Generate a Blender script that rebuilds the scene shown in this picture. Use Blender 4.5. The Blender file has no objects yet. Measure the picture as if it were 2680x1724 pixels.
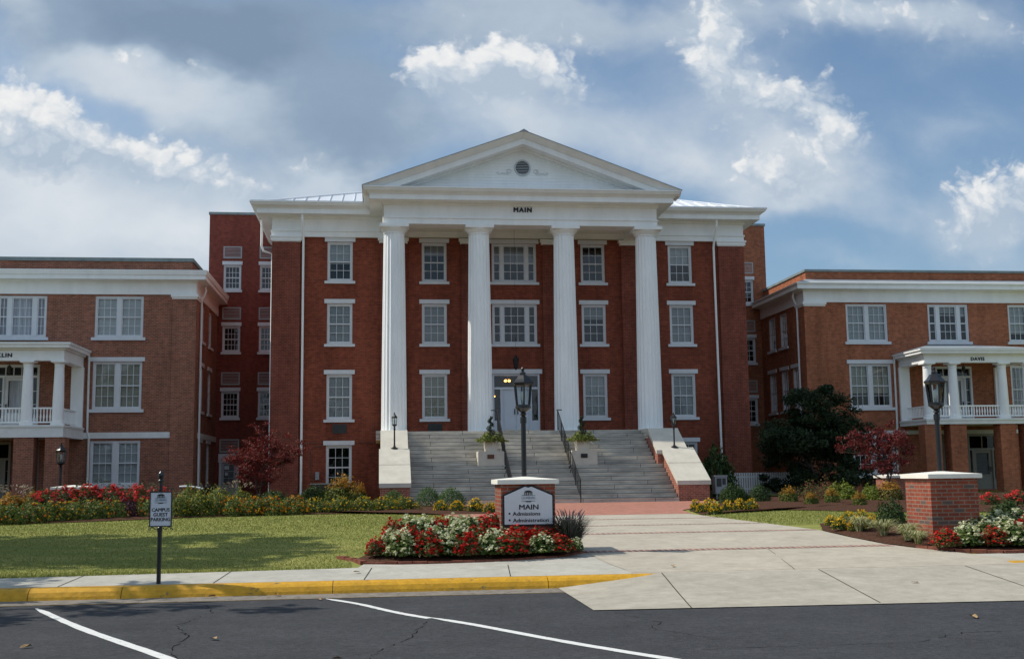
import bpy, bmesh, math, random
from mathutils import Vector, Matrix
rad = math.radians
random.seed(7)
S = bpy.context.scene
COL = S.collection

# ------------------------------------------------------------------ camera
cam_d = bpy.data.cameras.new("camera"); cam = bpy.data.objects.new("camera", cam_d); COL.objects.link(cam)
yaw, pitch, roll = 0.11711, 0.12513, -0.012538
fw = Vector((math.sin(yaw), math.cos(yaw), 0)); ri = Vector((math.cos(yaw), -math.sin(yaw), 0)); zz = Vector((0, 0, 1))
f2 = fw*math.cos(pitch) + zz*math.sin(pitch); u2 = zz*math.cos(pitch) - fw*math.sin(pitch)
r3 = ri*math.cos(roll) + u2*math.sin(roll); u3 = u2*math.cos(roll) - ri*math.sin(roll)
cam.matrix_world = Matrix(((r3.x, u3.x, -f2.x, 0), (r3.y, u3.y, -f2.y, 0), (r3.z, u3.z, -f2.z, 1.6), (0, 0, 0, 1)))
cam_d.sensor_width = 36.0; cam_d.lens = 36.0*2992.7/2680.0; cam_d.clip_end = 3000; cam_d.clip_start = 0.1
S.camera = cam

# ------------------------------------------------------------------ sun, sky, exposure
SUN_DIR = Vector((-0.975, 0.225, 0)).normalized()*math.cos(rad(48)) + Vector((0, 0, math.sin(rad(48))))
sl = bpy.data.lights.new("sun", 'SUN'); sl.energy = 4.15; sl.angle = rad(0.55); sl.color = (1.0, 0.94, 0.84)
so = bpy.data.objects.new("sun", sl); COL.objects.link(so); so.location = (-60, 20, 60)
so.rotation_euler = SUN_DIR.to_track_quat('Z', 'Y').to_euler()
S.view_settings.view_transform = 'Standard'; S.view_settings.look = 'None'
S.view_settings.exposure = 0.0; S.view_settings.gamma = 1.0; S.view_settings.use_curve_mapping = False
S.render.resolution_x = 1024; S.render.resolution_y = 658

W = bpy.data.worlds.new("World"); S.world = W; W.use_nodes = True
nt = W.node_tree; nt.nodes.clear()
def nd(t, **kw):
    n = nt.nodes.new(t)
    for k, v in kw.items(): setattr(n, k, v)
    return n
def mth(op, a, b=None, c=None):
    n = nd('ShaderNodeMath', operation=op)
    for i, x in enumerate((a, b, c)):
        if x is None: continue
        if isinstance(x, (int, float)): n.inputs[i].default_value = x
        else: nt.links.new(x, n.inputs[i])
    return n.outputs[0]
SKY_K = 0.10
sky = nd('ShaderNodeTexSky', sky_type='NISHITA'); sky.sun_disc = False
sky.sun_elevation = rad(48); sky.sun_rotation = math.atan2(SUN_DIR.x, SUN_DIR.y)
sky.air_density = 1.0; sky.dust_density = 1.6; sky.ozone_density = 1.0
tc = nd('ShaderNodeTexCoord'); sep = nd('ShaderNodeSeparateXYZ'); nt.links.new(tc.outputs['Generated'], sep.inputs[0])
ym = mth('MAXIMUM', sep.outputs[1], 0.12)
uu = mth('DIVIDE', sep.outputs[0], ym); vv = mth('DIVIDE', sep.outputs[2], ym)
uv = nd('ShaderNodeCombineXYZ'); nt.links.new(uu, uv.inputs[0]); nt.links.new(vv, uv.inputs[1])
def noise(vec, scale, detail=8, rough=0.55, dist=0.0, off=(0, 0, 0)):
    mp = nd('ShaderNodeMapping'); mp.inputs['Location'].default_value = off; mp.inputs['Scale'].default_value = (1, 1.35, 1)
    nt.links.new(vec, mp.inputs[0])
    n = nd('ShaderNodeTexNoise'); n.inputs['Scale'].default_value = scale; n.inputs['Detail'].default_value = detail
    n.inputs['Roughness'].default_value = rough; n.inputs['Distortion'].default_value = dist
    nt.links.new(mp.outputs[0], n.inputs['Vector']); return n
def vm(op, a, b):
    n = nd('ShaderNodeVectorMath', operation=op)
    for i, x in enumerate((a, b)):
        if isinstance(x, tuple): n.inputs[i].default_value = x
        else: nt.links.new(x, n.inputs[i])
    return n.outputs['Value'] if op == 'DOT_PRODUCT' else n.outputs[0]
def smooth(x, a, b, lo=0.0, hi=1.0):
    n = nd('ShaderNodeMapRange', interpolation_type='SMOOTHSTEP')
    for i, q in enumerate((x, a, b, lo, hi)):
        if isinstance(q, (int, float)): n.inputs[i].default_value = q
        else: nt.links.new(q, n.inputs[i])
    return n.outputs[0]
def ramp(x, stops):
    n = nd('ShaderNodeValToRGB'); nt.links.new(x, n.inputs[0]); e = n.color_ramp.elements
    e[0].position, e[0].color = stops[0][0], (*stops[0][1], 1); e[1].position, e[1].color = stops[-1][0], (*stops[-1][1], 1)
    for p, c in stops[1:-1]: k = e.new(p); k.color = (*c, 1)
    return n.outputs[0]
def blob(P, u0, v0, su, sv):
    d = vm('MULTIPLY', vm('SUBTRACT', P, (u0, v0, 0)), (1/su, 1/sv, 0))
    return mth('EXPONENT', mth('MULTIPLY', vm('DOT_PRODUCT', d, d), -0.8)), d
UV = uv.outputs[0]
def warped(scale, amt, off):
    n = noise(UV, scale, 4, 0.58, 0.0, off); return vm('MULTIPLY', vm('SUBTRACT', n.outputs['Color'], (.5, .5, .5)), (amt, amt*.8, 0))
PA = vm('ADD', UV, warped(9, .11, (0, 0, 0)))                                   # soft warp for the veils
PB = vm('ADD', vm('ADD', UV, warped(16, .050, (2.2, 1.1, 0))), warped(75, .014, (.3, 3.1, 0)))   # fine warp for the cumulus
# soft grey and white veils: azimuth slope, height slope, half-widths, cover, brightness
VEILS = [(-0.176, 0.404, 0.141, 0.033, 0.95, -1.0), (-0.13, 0.368, 0.049, 0.021, 0.6, -0.6), (-0.045, 0.325, 0.086, 0.045, 0.85, -0.45), (-0.002, 0.288, 0.043, 0.021, 0.5, -0.3), (-0.123, 0.33, 0.049, 0.027, 0.5, 0.45), (-0.307, 0.41, 0.038, 0.017, 0.6, 0.6), (-0.194, 0.349, 0.071, 0.024, 0.75, 0.75), (-0.271, 0.363, 0.07, 0.017, 0.5, 0.4), (-0.26, 0.224, 0.132, 0.043, 1.0, 0.35), (-0.295, 0.259, 0.062, 0.03, 0.6, 0.45), (-0.051, 0.267, 0.036, 0.015, 0.6, 0.6), (-0.147, 0.212, 0.064, 0.02, 0.5, 0.5), (0.079, 0.417, 0.076, 0.025, 0.6, 0.1), (0.191, 0.413, 0.081, 0.029, 0.7, 0.1), (0.151, 0.316, 0.062, 0.028, 0.5, 0.1), (0.268, 0.284, 0.06, 0.025, 0.45, 0.5), (0.241, 0.322, 0.049, 0.039, 0.22, 0.4), (0.312, 0.425, 0.047, 0.029, 0.5, 0.2), (0.433, 0.437, 0.071, 0.021, 0.6, 0.35), (0.56, 0.426, 0.077, 0.028, 0.6, 0.25), (0.546, 0.318, 0.057, 0.026, 0.25, 0.5), (0.399, 0.268, 0.058, 0.021, 0.45, 0.35), (0.569, 0.221, 0.06, 0.043, 0.5, 0.35), (0.47, 0.237, 0.055, 0.018, 0.22, 0.3), (0.41, 0.194, 0.051, 0.011, 0.2, 0.4), (0.327, 0.246, 0.043, 0.018, 0.3, 0.3)]
VEILS += [(-0.27, 0.235, 0.10, 0.055, .85, .28), (-0.18, 0.215, 0.09, 0.045, .6, .2), (0.11, 0.335, 0.06, 0.04, .35, .5), (0.385, 0.285, 0.06, 0.035, .5, .5), (0.345, 0.35, 0.07, 0.04, .45, .45)]
# crisp cumulus heads: azimuth slope, height slope, half-widths, strength
CUMULI = [(-0.316, 0.315, 0.028, 0.025, 1.0), (-0.278, 0.304, 0.027, 0.02, 0.95), (-0.24, 0.285, 0.025, 0.018, 0.95), (-0.202, 0.274, 0.024, 0.017, 0.95), (-0.164, 0.265, 0.021, 0.015, 0.9), (-0.122, 0.249, 0.026, 0.012, 0.85), (-0.305, 0.282, 0.037, 0.027, 0.8), (-0.207, 0.357, 0.035, 0.012, 0.55), (-0.175, 0.347, 0.022, 0.012, 0.4), (-0.057, 0.269, 0.016, 0.01, 0.6), (0.048, 0.371, 0.019, 0.016, 0.95), (0.096, 0.375, 0.024, 0.018, 1.0), (0.082, 0.351, 0.038, 0.021, 0.75), (0.134, 0.36, 0.031, 0.02, 1.0), (0.172, 0.343, 0.019, 0.018, 0.75), (0.314, 0.418, 0.027, 0.029, 0.75), (0.31, 0.378, 0.023, 0.024, 0.85), (0.345, 0.353, 0.034, 0.02, 0.9), (0.399, 0.346, 0.031, 0.016, 0.9), (0.422, 0.37, 0.008, 0.007, 0.7), (0.4, 0.286, 0.042, 0.025, 1.0), (0.433, 0.317, 0.018, 0.014, 0.9), (0.36, 0.269, 0.022, 0.018, 0.8), (0.336, 0.281, 0.007, 0.009, 0.7), (0.598, 0.261, 0.034, 0.027, 1.0), (0.555, 0.231, 0.032, 0.027, 0.85), (0.437, 0.435, 0.056, 0.017, 0.6), (0.552, 0.422, 0.05, 0.019, 0.55), (0.18, 0.395, 0.032, 0.016, 0.4)]
cA = lA = cB = tB = None
for (u0, v0, su, sv, c_, l_) in VEILS:
    e, _ = blob(PA, u0, v0, su, sv); cA = mth('MULTIPLY_ADD', e, c_*1.12, cA if cA is not None else 0.0); lA = mth('MULTIPLY_ADD', e, l_, lA if lA is not None else 0.0)
for (u0, v0, su, sv, c_) in CUMULI:
    e, d = blob(PB, u0, v0, su*1.22, sv*1.22); sp_ = nd('ShaderNodeSeparateXYZ'); nt.links.new(d, sp_.inputs[0])
    cB = mth('MULTIPLY_ADD', e, c_, cB if cB is not None else 0.0)
    tl = mth('MULTIPLY_ADD', sp_.outputs[0], -0.35, sp_.outputs[1])              # towards the sun: up and left
    tB = mth('MULTIPLY_ADD', mth('MULTIPLY', e, tl), c_, tB if tB is not None else 0.0)
n1 = noise(UV, 11, 6, 0.6, 0.2, (3.1, 1.7, 0)).outputs[0]; n2 = noise(UV, 34, 5, 0.6, 0.2, (1.3, 4.2, 2)).outputs[0]
vor = nd('ShaderNodeTexVoronoi', feature='F1'); vor.inputs['Scale'].default_value = 44; vor.inputs['Detail'].default_value = 2.0; vor.inputs['Roughness'].default_value = .62
nt.links.new(PB, vor.inputs['Vector']); puff = mth('SUBTRACT', 0.52, vor.outputs['Distance'])
def cen(x, k): return mth('MULTIPLY', mth('SUBTRACT', x, 0.5), k)
dirn = noise(tc.outputs['Generated'], 3.2, 4, 0.6).outputs[0]; back = mth('LESS_THAN', sep.outputs[1], 0.12)
def either(front, rear):
    n = nd('ShaderNodeMix', data_type='FLOAT'); nt.links.new(back, n.inputs[0])
    for i, q in ((2, front), (3, rear)):
        if isinstance(q, (int, float)): n.inputs[i].default_value = q
        else: nt.links.new(q, n.inputs[i])
    return n.outputs[0]
aA = smooth(either(mth('ADD', cA, cen(n1, .50)), mth('MULTIPLY_ADD', cen(dirn, 4.0), 1.0, .5)), -.02, .87, .10, .97)
colA = ramp(mth('ADD', mth('MULTIPLY_ADD', lA, .50, .45), mth('ADD', cen(n1, .22), cen(n2, .13))), [(0, (.215, .30, .415)), (.3, (.29, .385, .505)), (.6, (.50, .585, .68)), (1, (.74, .78, .82))])
fB = mth('ADD', mth('MULTIPLY_ADD', puff, .62, cB), mth('ADD', cen(n2, .30), cen(n1, .35)))
top = smooth(tB, -.35, .35)
aB = mth('MULTIPLY', smooth(fB, .04, mth('MULTIPLY_ADD', top, -.30, .98)), mth('SUBTRACT', 1.0, back))
colB = ramp(mth('ADD', mth('MULTIPLY_ADD', tB, .55, .56), mth('ADD', mth('MULTIPLY', puff, .55), cen(n2, .35))), [(0, (.44, .53, .64)), (.35, (.58, .65, .73)), (.62, (.79, .81, .83)), (1, (.91, .91, .90))])
csc = nd('ShaderNodeVectorMath', operation='SCALE')
bmr = nd('ShaderNodeMapRange', interpolation_type='SMOOTHSTEP'); nt.links.new(sep.outputs[1], bmr.inputs[0])   # cloud behind the viewer boosted as added fill light for the shaded fronts
bmr.inputs[1].default_value = .1; bmr.inputs[2].default_value = -.35; bmr.inputs[3].default_value = 1.0/SKY_K; bmr.inputs[4].default_value = 1.55/SKY_K; nt.links.new(bmr.outputs[0], csc.inputs['Scale'])
nt.links.new(colA, csc.inputs[0])
cbs = nd('ShaderNodeVectorMath', operation='SCALE'); nt.links.new(colB, cbs.inputs[0]); cbs.inputs['Scale'].default_value = 1.0/SKY_K
def mixc(f, a, b, bt='MIX'):
    n = nd('ShaderNodeMix', data_type='RGBA', blend_type=bt)
    for i, q in ((0, f), (6, a), (7, b)):
        if isinstance(q, float): n.inputs[i].default_value = q
        elif isinstance(q, tuple): n.inputs[i].default_value = q
        else: nt.links.new(q, n.inputs[i])
    return n.outputs[2]
clear = mixc(1.0, sky.outputs[0], (0.92, 1.11, 1.22, 1), 'MULTIPLY')
skyc = mixc(aB, mixc(aA, clear, csc.outputs[0]), cbs.outputs[0])
bg = nd('ShaderNodeBackground'); bg.inputs[1].default_value = SKY_K; nt.links.new(skyc, bg.inputs[0])
ow = nd('ShaderNodeOutputWorld'); nt.links.new(bg.outputs[0], ow.inputs[0])

# ------------------------------------------------------------------ helpers
def ground(y):
    P = ((15.55, 0), (16.1, 0), (16.3, .155), (17.9, .24), (22, .42))
    if y <= P[0][0]: return 0.0
    for (a, za), (b, zb) in zip(P, P[1:]):
        if y <= b: return za + (zb-za)*(y-a)/(b-a)
    return .42
def tag(o, label=None, cat=None, group=None, kind=None):
    for k, v in (('label', label), ('category', cat), ('group', group), ('kind', kind)):
        if v: o[k] = v
    return o
def thing(name, label, cat, loc, group=None, rz=0):
    o = bpy.data.objects.new(name, None); COL.objects.link(o); o.location = loc; o.rotation_euler = (0, 0, rz); o.empty_display_size = .2
    o['org'] = tuple(loc)
    return tag(o, label, cat, group)
def copy_tree(o, parent=None):
    c = o.copy(); COL.objects.link(c); c.parent = parent
    for ch in list(o.children): copy_tree(ch, c)
    return c
class MB:
    def __init__(s, T=None): s.v = []; s.f = []; s.m = []; s.T = T; s.mat = 0
    def add(s, vs, fs):
        n = len(s.v)
        for p in vs: s.v.append(tuple(s.T(*p)) if s.T else tuple(p))
        for f in fs: s.f.append(tuple(n+i for i in f)); s.m.append(s.mat)
    def box(s, x0, x1, y0, y1, z0, z1):
        s.add([(x0, y0, z0), (x1, y0, z0), (x1, y1, z0), (x0, y1, z0), (x0, y0, z1), (x1, y0, z1), (x1, y1, z1), (x0, y1, z1)],
              [(0, 3, 2, 1), (4, 5, 6, 7), (0, 1, 5, 4), (1, 2, 6, 5), (2, 3, 7, 6), (3, 0, 4, 7)])
    def quad(s, a, b, c, d): s.add([a, b, c, d], [(0, 1, 2, 3)])
    def prism(s, pts, a, b, axis='y'):   # polygon extruded along an axis; pts are the two other coordinates in order
        n = len(pts)
        def mk(p, t): return {'y': (p[0], t, p[1]), 'x': (t, p[0], p[1]), 'z': (p[0], p[1], t)}[axis]
        s.add([mk(p, a) for p in pts] + [mk(p, b) for p in pts],
              [tuple(range(n)), tuple(range(2*n-1, n-1, -1))] + [(i, (i+1) % n, n+(i+1) % n, n+i) for i in range(n)])
    def tube(s, pts, r, n=8, caps=True):
        pts = [Vector(p) for p in pts]; rs = r if isinstance(r, (list, tuple)) else [r]*len(pts)
        rings = []
        for i, p in enumerate(pts):
            d = (pts[min(i+1, len(pts)-1)] - pts[max(i-1, 0)]).normalized()
            a = d.orthogonal().normalized() if i == 0 else (pa - d*pa.dot(d)).normalized()
            pa = a; b = d.cross(a)
            rings.append([p + (a*math.cos(2*math.pi*k/n) + b*math.sin(2*math.pi*k/n))*rs[i] for k in range(n)])
        vs = [q for R in rings for q in R]
        fs = [(i*n+k, i*n+(k+1) % n, (i+1)*n+(k+1) % n, (i+1)*n+k) for i in range(len(pts)-1) for k in range(n)]
        if caps: fs += [tuple(range(n-1, -1, -1)), tuple((len(pts)-1)*n+k for k in range(n))]
        s.add(vs, fs)
    def lathe(s, cx, cy, prof, n=24, rot=0):
        vs = [(cx+r*math.cos(rot+2*math.pi*k/n), cy+r*math.sin(rot+2*math.pi*k/n), z) for r, z in prof for k in range(n)]
        fs = [(i*n+k, i*n+(k+1) % n, (i+1)*n+(k+1) % n, (i+1)*n+k) for i in range(len(prof)-1) for k in range(n)]
        fs += [tuple(range(n-1, -1, -1)), tuple((len(prof)-1)*n+k for k in range(n))]
        s.add(vs, fs)
    def sweep(s, prof, path):            # closed profile (outward offset, z) along a plan path, outward = right of travel, mitred
        P = [Vector((p[0], p[1])) for p in path]; L = []
        for i, p in enumerate(P):
            ns = []
            if i > 0: d = (P[i]-P[i-1]).normalized(); ns.append(Vector((d.y, -d.x)))
            if i < len(P)-1: d = (P[i+1]-P[i]).normalized(); ns.append(Vector((d.y, -d.x)))
            m = ns[0] if len(ns) == 1 else (ns[0]+ns[1])/(1+ns[0].dot(ns[1]))
            L.append(m)
        n = len(prof)
        vs = [(p.x+m.x*o, p.y+m.y*o, z) for p, m in zip(P, L) for o, z in prof]
        fs = [(i*n+k, i*n+(k+1) % n, (i+1)*n+(k+1) % n, (i+1)*n+k) for i in range(len(P)-1) for k in range(n)]
        fs += [tuple(range(n)), tuple((len(P)-1)*n+k for k in range(n-1, -1, -1))]
        s.add(vs, fs)
    def build(s, name, mats, parent=None, origin=None, smooth=False, recalc=True):
        root = parent
        while root is not None and 'org' not in root: root = root.parent
        L = Vector(root['org']) if root is not None else Vector(origin or (0, 0, 0))
        me = bpy.data.meshes.new(name)
        me.from_pydata([(x-L.x, y-L.y, z-L.z) for x, y, z in s.v], [], s.f)
        for m in (mats if isinstance(mats, (list, tuple)) else [mats]): me.materials.append(m)
        me.polygons.foreach_set('material_index', s.m)
        if smooth: me.polygons.foreach_set('use_smooth', [True]*len(s.f))
        if recalc:
            bm = bmesh.new(); bm.from_mesh(me); bmesh.ops.recalc_face_normals(bm, faces=bm.faces); bm.to_mesh(me); bm.free()
        me.update()
        o = bpy.data.objects.new(name, me); COL.objects.link(o)
        if parent is not None: o.parent = parent
        else: o.location = L
        return o
def text(name, body, size, x, y, z, mat, parent, extrude=.012, off=0.0, width=None, bold=0.0, space=1.0):
    cu = bpy.data.curves.new(name, 'FONT'); cu.body = body; cu.size = size; cu.extrude = extrude; cu.offset = 0; cu.space_character = space
    cu.align_x = 'CENTER'; cu.align_y = 'CENTER'; cu.resolution_u = 2
    t = bpy.data.objects.new(name, cu); COL.objects.link(t)
    bpy.context.view_layer.update()
    me = bpy.data.meshes.new_from_object(t.evaluated_get(bpy.context.evaluated_depsgraph_get()))
    bpy.data.objects.remove(t)
    xs = [v.co.x for v in me.vertices]; ys = [v.co.y for v in me.vertices]
    k = width/(max(xs)-min(xs)) if width else 1.0
    cx = (max(xs)+min(xs))/2; cy = (max(ys)+min(ys))/2
    root = parent
    while 'org' not in root: root = root.parent
    L = Vector(root['org'])
    for v in me.vertices:
        a, b, c = v.co; v.co = (x+(a-cx)*k-L.x, y-c-L.y, z+(b-cy)-L.z)
    if bold:
        bm = bmesh.new(); bm.from_mesh(me)
        for i, (dx, dz_) in enumerate(((-bold, 0), (bold, 0), (0, bold*.6), (0, -bold*.6))):
            g = bmesh.ops.duplicate(bm, geom=list(bm.verts[:len(me.vertices)] if False else [v for v in bm.verts][:len(me.vertices)])+[e for e in bm.edges][:len(me.edges)]+[f for f in bm.faces][:len(me.polygons)])
            for e in g['geom']:
                if isinstance(e, bmesh.types.BMVert): e.co.x += dx; e.co.z += dz_; e.co.y -= .0004*(i+1)
        bm.to_mesh(me); bm.free()
    me.materials.clear(); me.materials.append(mat)
    for p in me.polygons: p.material_index = 0
    o = bpy.data.objects.new(name, me); COL.objects.link(o); o.parent = parent
    return o

# ------------------------------------------------------------------ materials
def M(name, col, rough=.7, spec=.3, metal=0.0, var=0.0, vscale=6.0, bump=0.0, bscale=60.0, col2=None, trans=0.0, coat=0.0, stretch=(1, 1, 1)):
    m = bpy.data.materials.new(name); m.use_nodes = True; t = m.node_tree; b = t.nodes['Principled BSDF']
    b.inputs['Base Color'].default_value = (*col, 1); b.inputs['Roughness'].default_value = rough
    b.inputs['Specular IOR Level'].default_value = spec; b.inputs['Metallic'].default_value = metal; b.inputs['Coat Weight'].default_value = coat
    tc = t.nodes.new('ShaderNodeTexCoord'); mp = t.nodes.new('ShaderNodeMapping'); mp.inputs['Scale'].default_value = stretch
    t.links.new(tc.outputs['Object'], mp.inputs[0])
    if var or col2:
        n = t.nodes.new('ShaderNodeTexNoise'); n.inputs['Scale'].default_value = vscale; n.inputs['Detail'].default_value = 8; n.inputs['Roughness'].default_value = .62
        t.links.new(mp.outputs[0], n.inputs['Vector'])
        r = t.nodes.new('ShaderNodeValToRGB'); r.color_ramp.elements[0].position = .32; r.color_ramp.elements[1].position = .68
        c2 = col2 or tuple(c*(1+var) for c in col); c1 = col if col2 else tuple(c*(1-var) for c in col)
        r.color_ramp.elements[0].color = (*c1, 1); r.color_ramp.elements[1].color = (*c2, 1)
        t.links.new(n.outputs[0], r.inputs[0]); t.links.new(r.outputs[0], b.inputs['Base Color'])
    if bump:
        n = t.nodes.new('ShaderNodeTexNoise'); n.inputs['Scale'].default_value = bscale; n.inputs['Detail'].default_value = 6
        t.links.new(mp.outputs[0], n.inputs['Vector'])
        bp = t.nodes.new('ShaderNodeBump'); bp.inputs['Strength'].default_value = bump; bp.inputs['Distance'].default_value = .02
        t.links.new(n.outputs[0], bp.inputs['Height']); t.links.new(bp.outputs[0], b.inputs['Normal'])
    if trans:
        tr = t.nodes.new('ShaderNodeBsdfTranslucent'); ms = t.nodes.new('ShaderNodeMixShader'); ms.inputs[0].default_value = trans
        src = b.inputs['Base Color'].links
        if src: t.links.new(src[0].from_socket, tr.inputs[0])
        else: tr.inputs[0].default_value = (*col, 1)
        t.links.new(b.outputs[0], ms.inputs[1]); t.links.new(tr.outputs[0], ms.inputs[2])
        t.links.new(ms.outputs[0], t.nodes['Material Output'].inputs[0])
    return m
def brick(name, c1, c2, mortar, bw=.215, bh=.075, ms=.010, stain=.25, scale=.35, plan=False, darkbrick=None, mortar_mix=1.0):
    m = bpy.data.materials.new(name); m.use_nodes = True; t = m.node_tree; b = t.nodes['Principled BSDF']
    b.inputs['Roughness'].default_value = .85; b.inputs['Specular IOR Level'].default_value = .15
    N = t.nodes.new; L = t.links.new
    tc = N('ShaderNodeTexCoord'); sp = N('ShaderNodeSeparateXYZ'); L(tc.outputs['Object'], sp.inputs[0])
    cb = N('ShaderNodeCombineXYZ')
    if plan: L(sp.outputs[0], cb.inputs[0]); L(sp.outputs[1], cb.inputs[1])
    else:
        ad = N('ShaderNodeMath'); ad.operation = 'ADD'; L(sp.outputs[0], ad.inputs[0]); L(sp.outputs[1], ad.inputs[1])
        L(ad.outputs[0], cb.inputs[0]); L(sp.outputs[2], cb.inputs[1])
    br = N('ShaderNodeTexBrick'); L(cb.outputs[0], br.inputs['Vector'])
    br.inputs['Scale'].default_value = 1.0; br.inputs['Brick Width'].default_value = bw; br.inputs['Row Height'].default_value = bh
    br.inputs['Mortar Size'].default_value = ms; br.inputs['Mortar Smooth'].default_value = .3; br.inputs['Bias'].default_value = -.1
    br.inputs['Color1'].default_value = (*c1, 1); br.inputs['Color2'].default_value = (*c2, 1); br.inputs['Mortar'].default_value = (*mortar, 1)
    n = N('ShaderNodeTexNoise'); n.inputs['Scale'].default_value = scale; n.inputs['Detail'].default_value = 9; n.inputs['Roughness'].default_value = .65
    st = N('ShaderNodeMapping'); st.inputs['Scale'].default_value = (1.5, 1.5, .45); L(tc.outputs['Object'], st.inputs[0]); L(st.outputs[0], n.inputs['Vector'])
    mr = N('ShaderNodeMapRange'); L(n.outputs[0], mr.inputs[0]); mr.inputs[1].default_value = .3; mr.inputs[2].default_value = .7
    mr.inputs[3].default_value = 1-stain; mr.inputs[4].default_value = 1+stain
    n2 = N('ShaderNodeTexNoise'); n2.inputs['Scale'].default_value = 5; n2.inputs['Detail'].default_value = 5; L(cb.outputs[0], n2.inputs['Vector'])
    mr2 = N('ShaderNodeMapRange'); L(n2.outputs[0], mr2.inputs[0]); mr2.inputs[1].default_value = .3; mr2.inputs[2].default_value = .7; mr2.inputs[3].default_value = .82; mr2.inputs[4].default_value = 1.18
    mu = N('ShaderNodeMath'); mu.operation = 'MULTIPLY'; L(mr.outputs[0], mu.inputs[0]); L(mr2.outputs[0], mu.inputs[1])
    sc = N('ShaderNodeVectorMath'); sc.operation = 'SCALE'; L(br.outputs['Color'], sc.inputs[0]); L(mu.outputs[0], sc.inputs['Scale'])
    out = sc.outputs[0]
    if darkbrick:                        # scattered dark bricks: one random value per brick
        br2 = N('ShaderNodeTexBrick'); L(cb.outputs[0], br2.inputs['Vector'])
        for k, v in (('Scale', 1.0), ('Brick Width', bw), ('Row Height', bh), ('Mortar Size', ms), ('Bias', -.78)): br2.inputs[k].default_value = v
        br2.inputs['Color1'].default_value = (0, 0, 0, 1); br2.inputs['Color2'].default_value = (1, 1, 1, 1); br2.inputs['Mortar'].default_value = (0, 0, 0, 1)
        gt = N('ShaderNodeMath'); gt.operation = 'GREATER_THAN'; L(br2.outputs['Color'], gt.inputs[0]); gt.inputs[1].default_value = .12
        mk = N('ShaderNodeMix'); mk.data_type = 'RGBA'; L(gt.outputs[0], mk.inputs[0]); L(out, mk.inputs[6]); mk.inputs[7].default_value = (*darkbrick, 1); out = mk.outputs[2]
    L(out, b.inputs['Base Color'])
    bp = N('ShaderNodeBump'); bp.inputs['Strength'].default_value = .5; bp.inputs['Distance'].default_value = .008; bp.invert = True
    L(br.outputs['Fac'], bp.inputs['Height']); L(bp.outputs[0], b.inputs['Normal'])
    return m
def glass_mat():
    m = bpy.data.materials.new('window_glass'); m.use_nodes = True; t = m.node_tree; t.nodes.remove(t.nodes['Principled BSDF'])
    tr = t.nodes.new('ShaderNodeBsdfTransparent'); tr.inputs[0].default_value = (.86, .9, .9, 1)
    gl = t.nodes.new('ShaderNodeBsdfGlossy'); gl.inputs['Roughness'].default_value = .03
    n = t.nodes.new('ShaderNodeTexNoise'); n.inputs['Scale'].default_value = 1.6; tcn = t.nodes.new('ShaderNodeTexCoord'); t.links.new(tcn.outputs['Object'], n.inputs[0])
    bp = t.nodes.new('ShaderNodeBump'); bp.inputs['Strength'].default_value = .12; bp.inputs['Distance'].default_value = .05; t.links.new(n.outputs[0], bp.inputs['Height']); t.links.new(bp.outputs[0], gl.inputs['Normal'])
    lw = t.nodes.new('ShaderNodeLayerWeight'); lw.inputs[0].default_value = .2
    mm = t.nodes.new('ShaderNodeMapRange'); t.links.new(lw.outputs['Fresnel'], mm.inputs[0]); mm.inputs[3].default_value = .05; mm.inputs[4].default_value = 1
    ms = t.nodes.new('ShaderNodeMixShader'); t.links.new(mm.outputs[0], ms.inputs[0]); t.links.new(tr.outputs[0], ms.inputs[1]); t.links.new(gl.outputs[0], ms.inputs[2])
    t.links.new(ms.outputs[0], t.nodes['Material Output'].inputs[0]); return m
def emit(name, col, k):
    m = bpy.data.materials.new(name); m.use_nodes = True; b = m.node_tree.nodes['Principled BSDF']
    b.inputs['Base Color'].default_value = (*col, 1); b.inputs['Emission Color'].default_value = (*col, 1); b.inputs['Emission Strength'].default_value = k; return m
def leaf(name, c1, c2, tr=.25): return M(name, c1, rough=.55, spec=.25, col2=c2, vscale=9, trans=tr)

WHITE = M('white_paint', (.86, .86, .84), .5, .35, var=.055, vscale=1.7, bump=.05, bscale=8, stretch=(1, 1, .35))
WHITE_OLD = M('weathered_white_paint', (.72, .72, .69), .6, .3, var=.07, vscale=2.5)
TRIM = M('window_white_paint', (.66, .67, .68), .5, .3, var=.04, vscale=3)
BRICK_MAIN = brick('red_painted_brick', (.240, .060, .030), (.150, .038, .021), (.235, .082, .056), stain=.3, scale=.5)
BRICK_PIL = brick('rough_red_brick', (.21, .052, .033), (.15, .040, .027), (.25, .105, .07), stain=.25, scale=1.2)
BRICK_L = brick('old_brick_brown', (.325, .106, .060), (.19, .066, .044), (.30, .195, .14), ms=.012, stain=.2, scale=.8)
BRICK_R = brick('old_brick_orange', (.385, .122, .056), (.25, .080, .042), (.31, .155, .094), ms=.011, stain=.25, scale=.7)
BRICK_BLOCK = brick('red_rear_brick', (.225, .055, .038), (.165, .042, .030), (.205, .068, .05), stain=.25, scale=.4)
BRICK_PILLAR = brick('new_pillar_brick', (.285, .068, .038), (.19, .047, .030), (.235, .165, .125), bw=.203, bh=.0677, ms=.011, stain=.12, scale=3, darkbrick=(.12, .085, .075))
BRICK_CHEEK = brick('stair_wall_brick', (.33, .10, .062), (.24, .075, .05), (.36, .25, .19), stain=.15, scale=2)
PAVER = brick('brick_paving', (.40, .17, .12), (.33, .14, .10), (.34, .21, .165), bw=.20, bh=.10, ms=.008, stain=.14, scale=1.0, plan=True)
PAVER_BAND = brick('brick_band', (.33, .175, .13), (.22, .12, .095), (.46, .41, .35), bw=.105, bh=.60, ms=.012, stain=.15, scale=2, plan=True)
GLASS = glass_mat()
DARK = M('dark_room', (.012, .012, .013), .9, .1)
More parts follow.
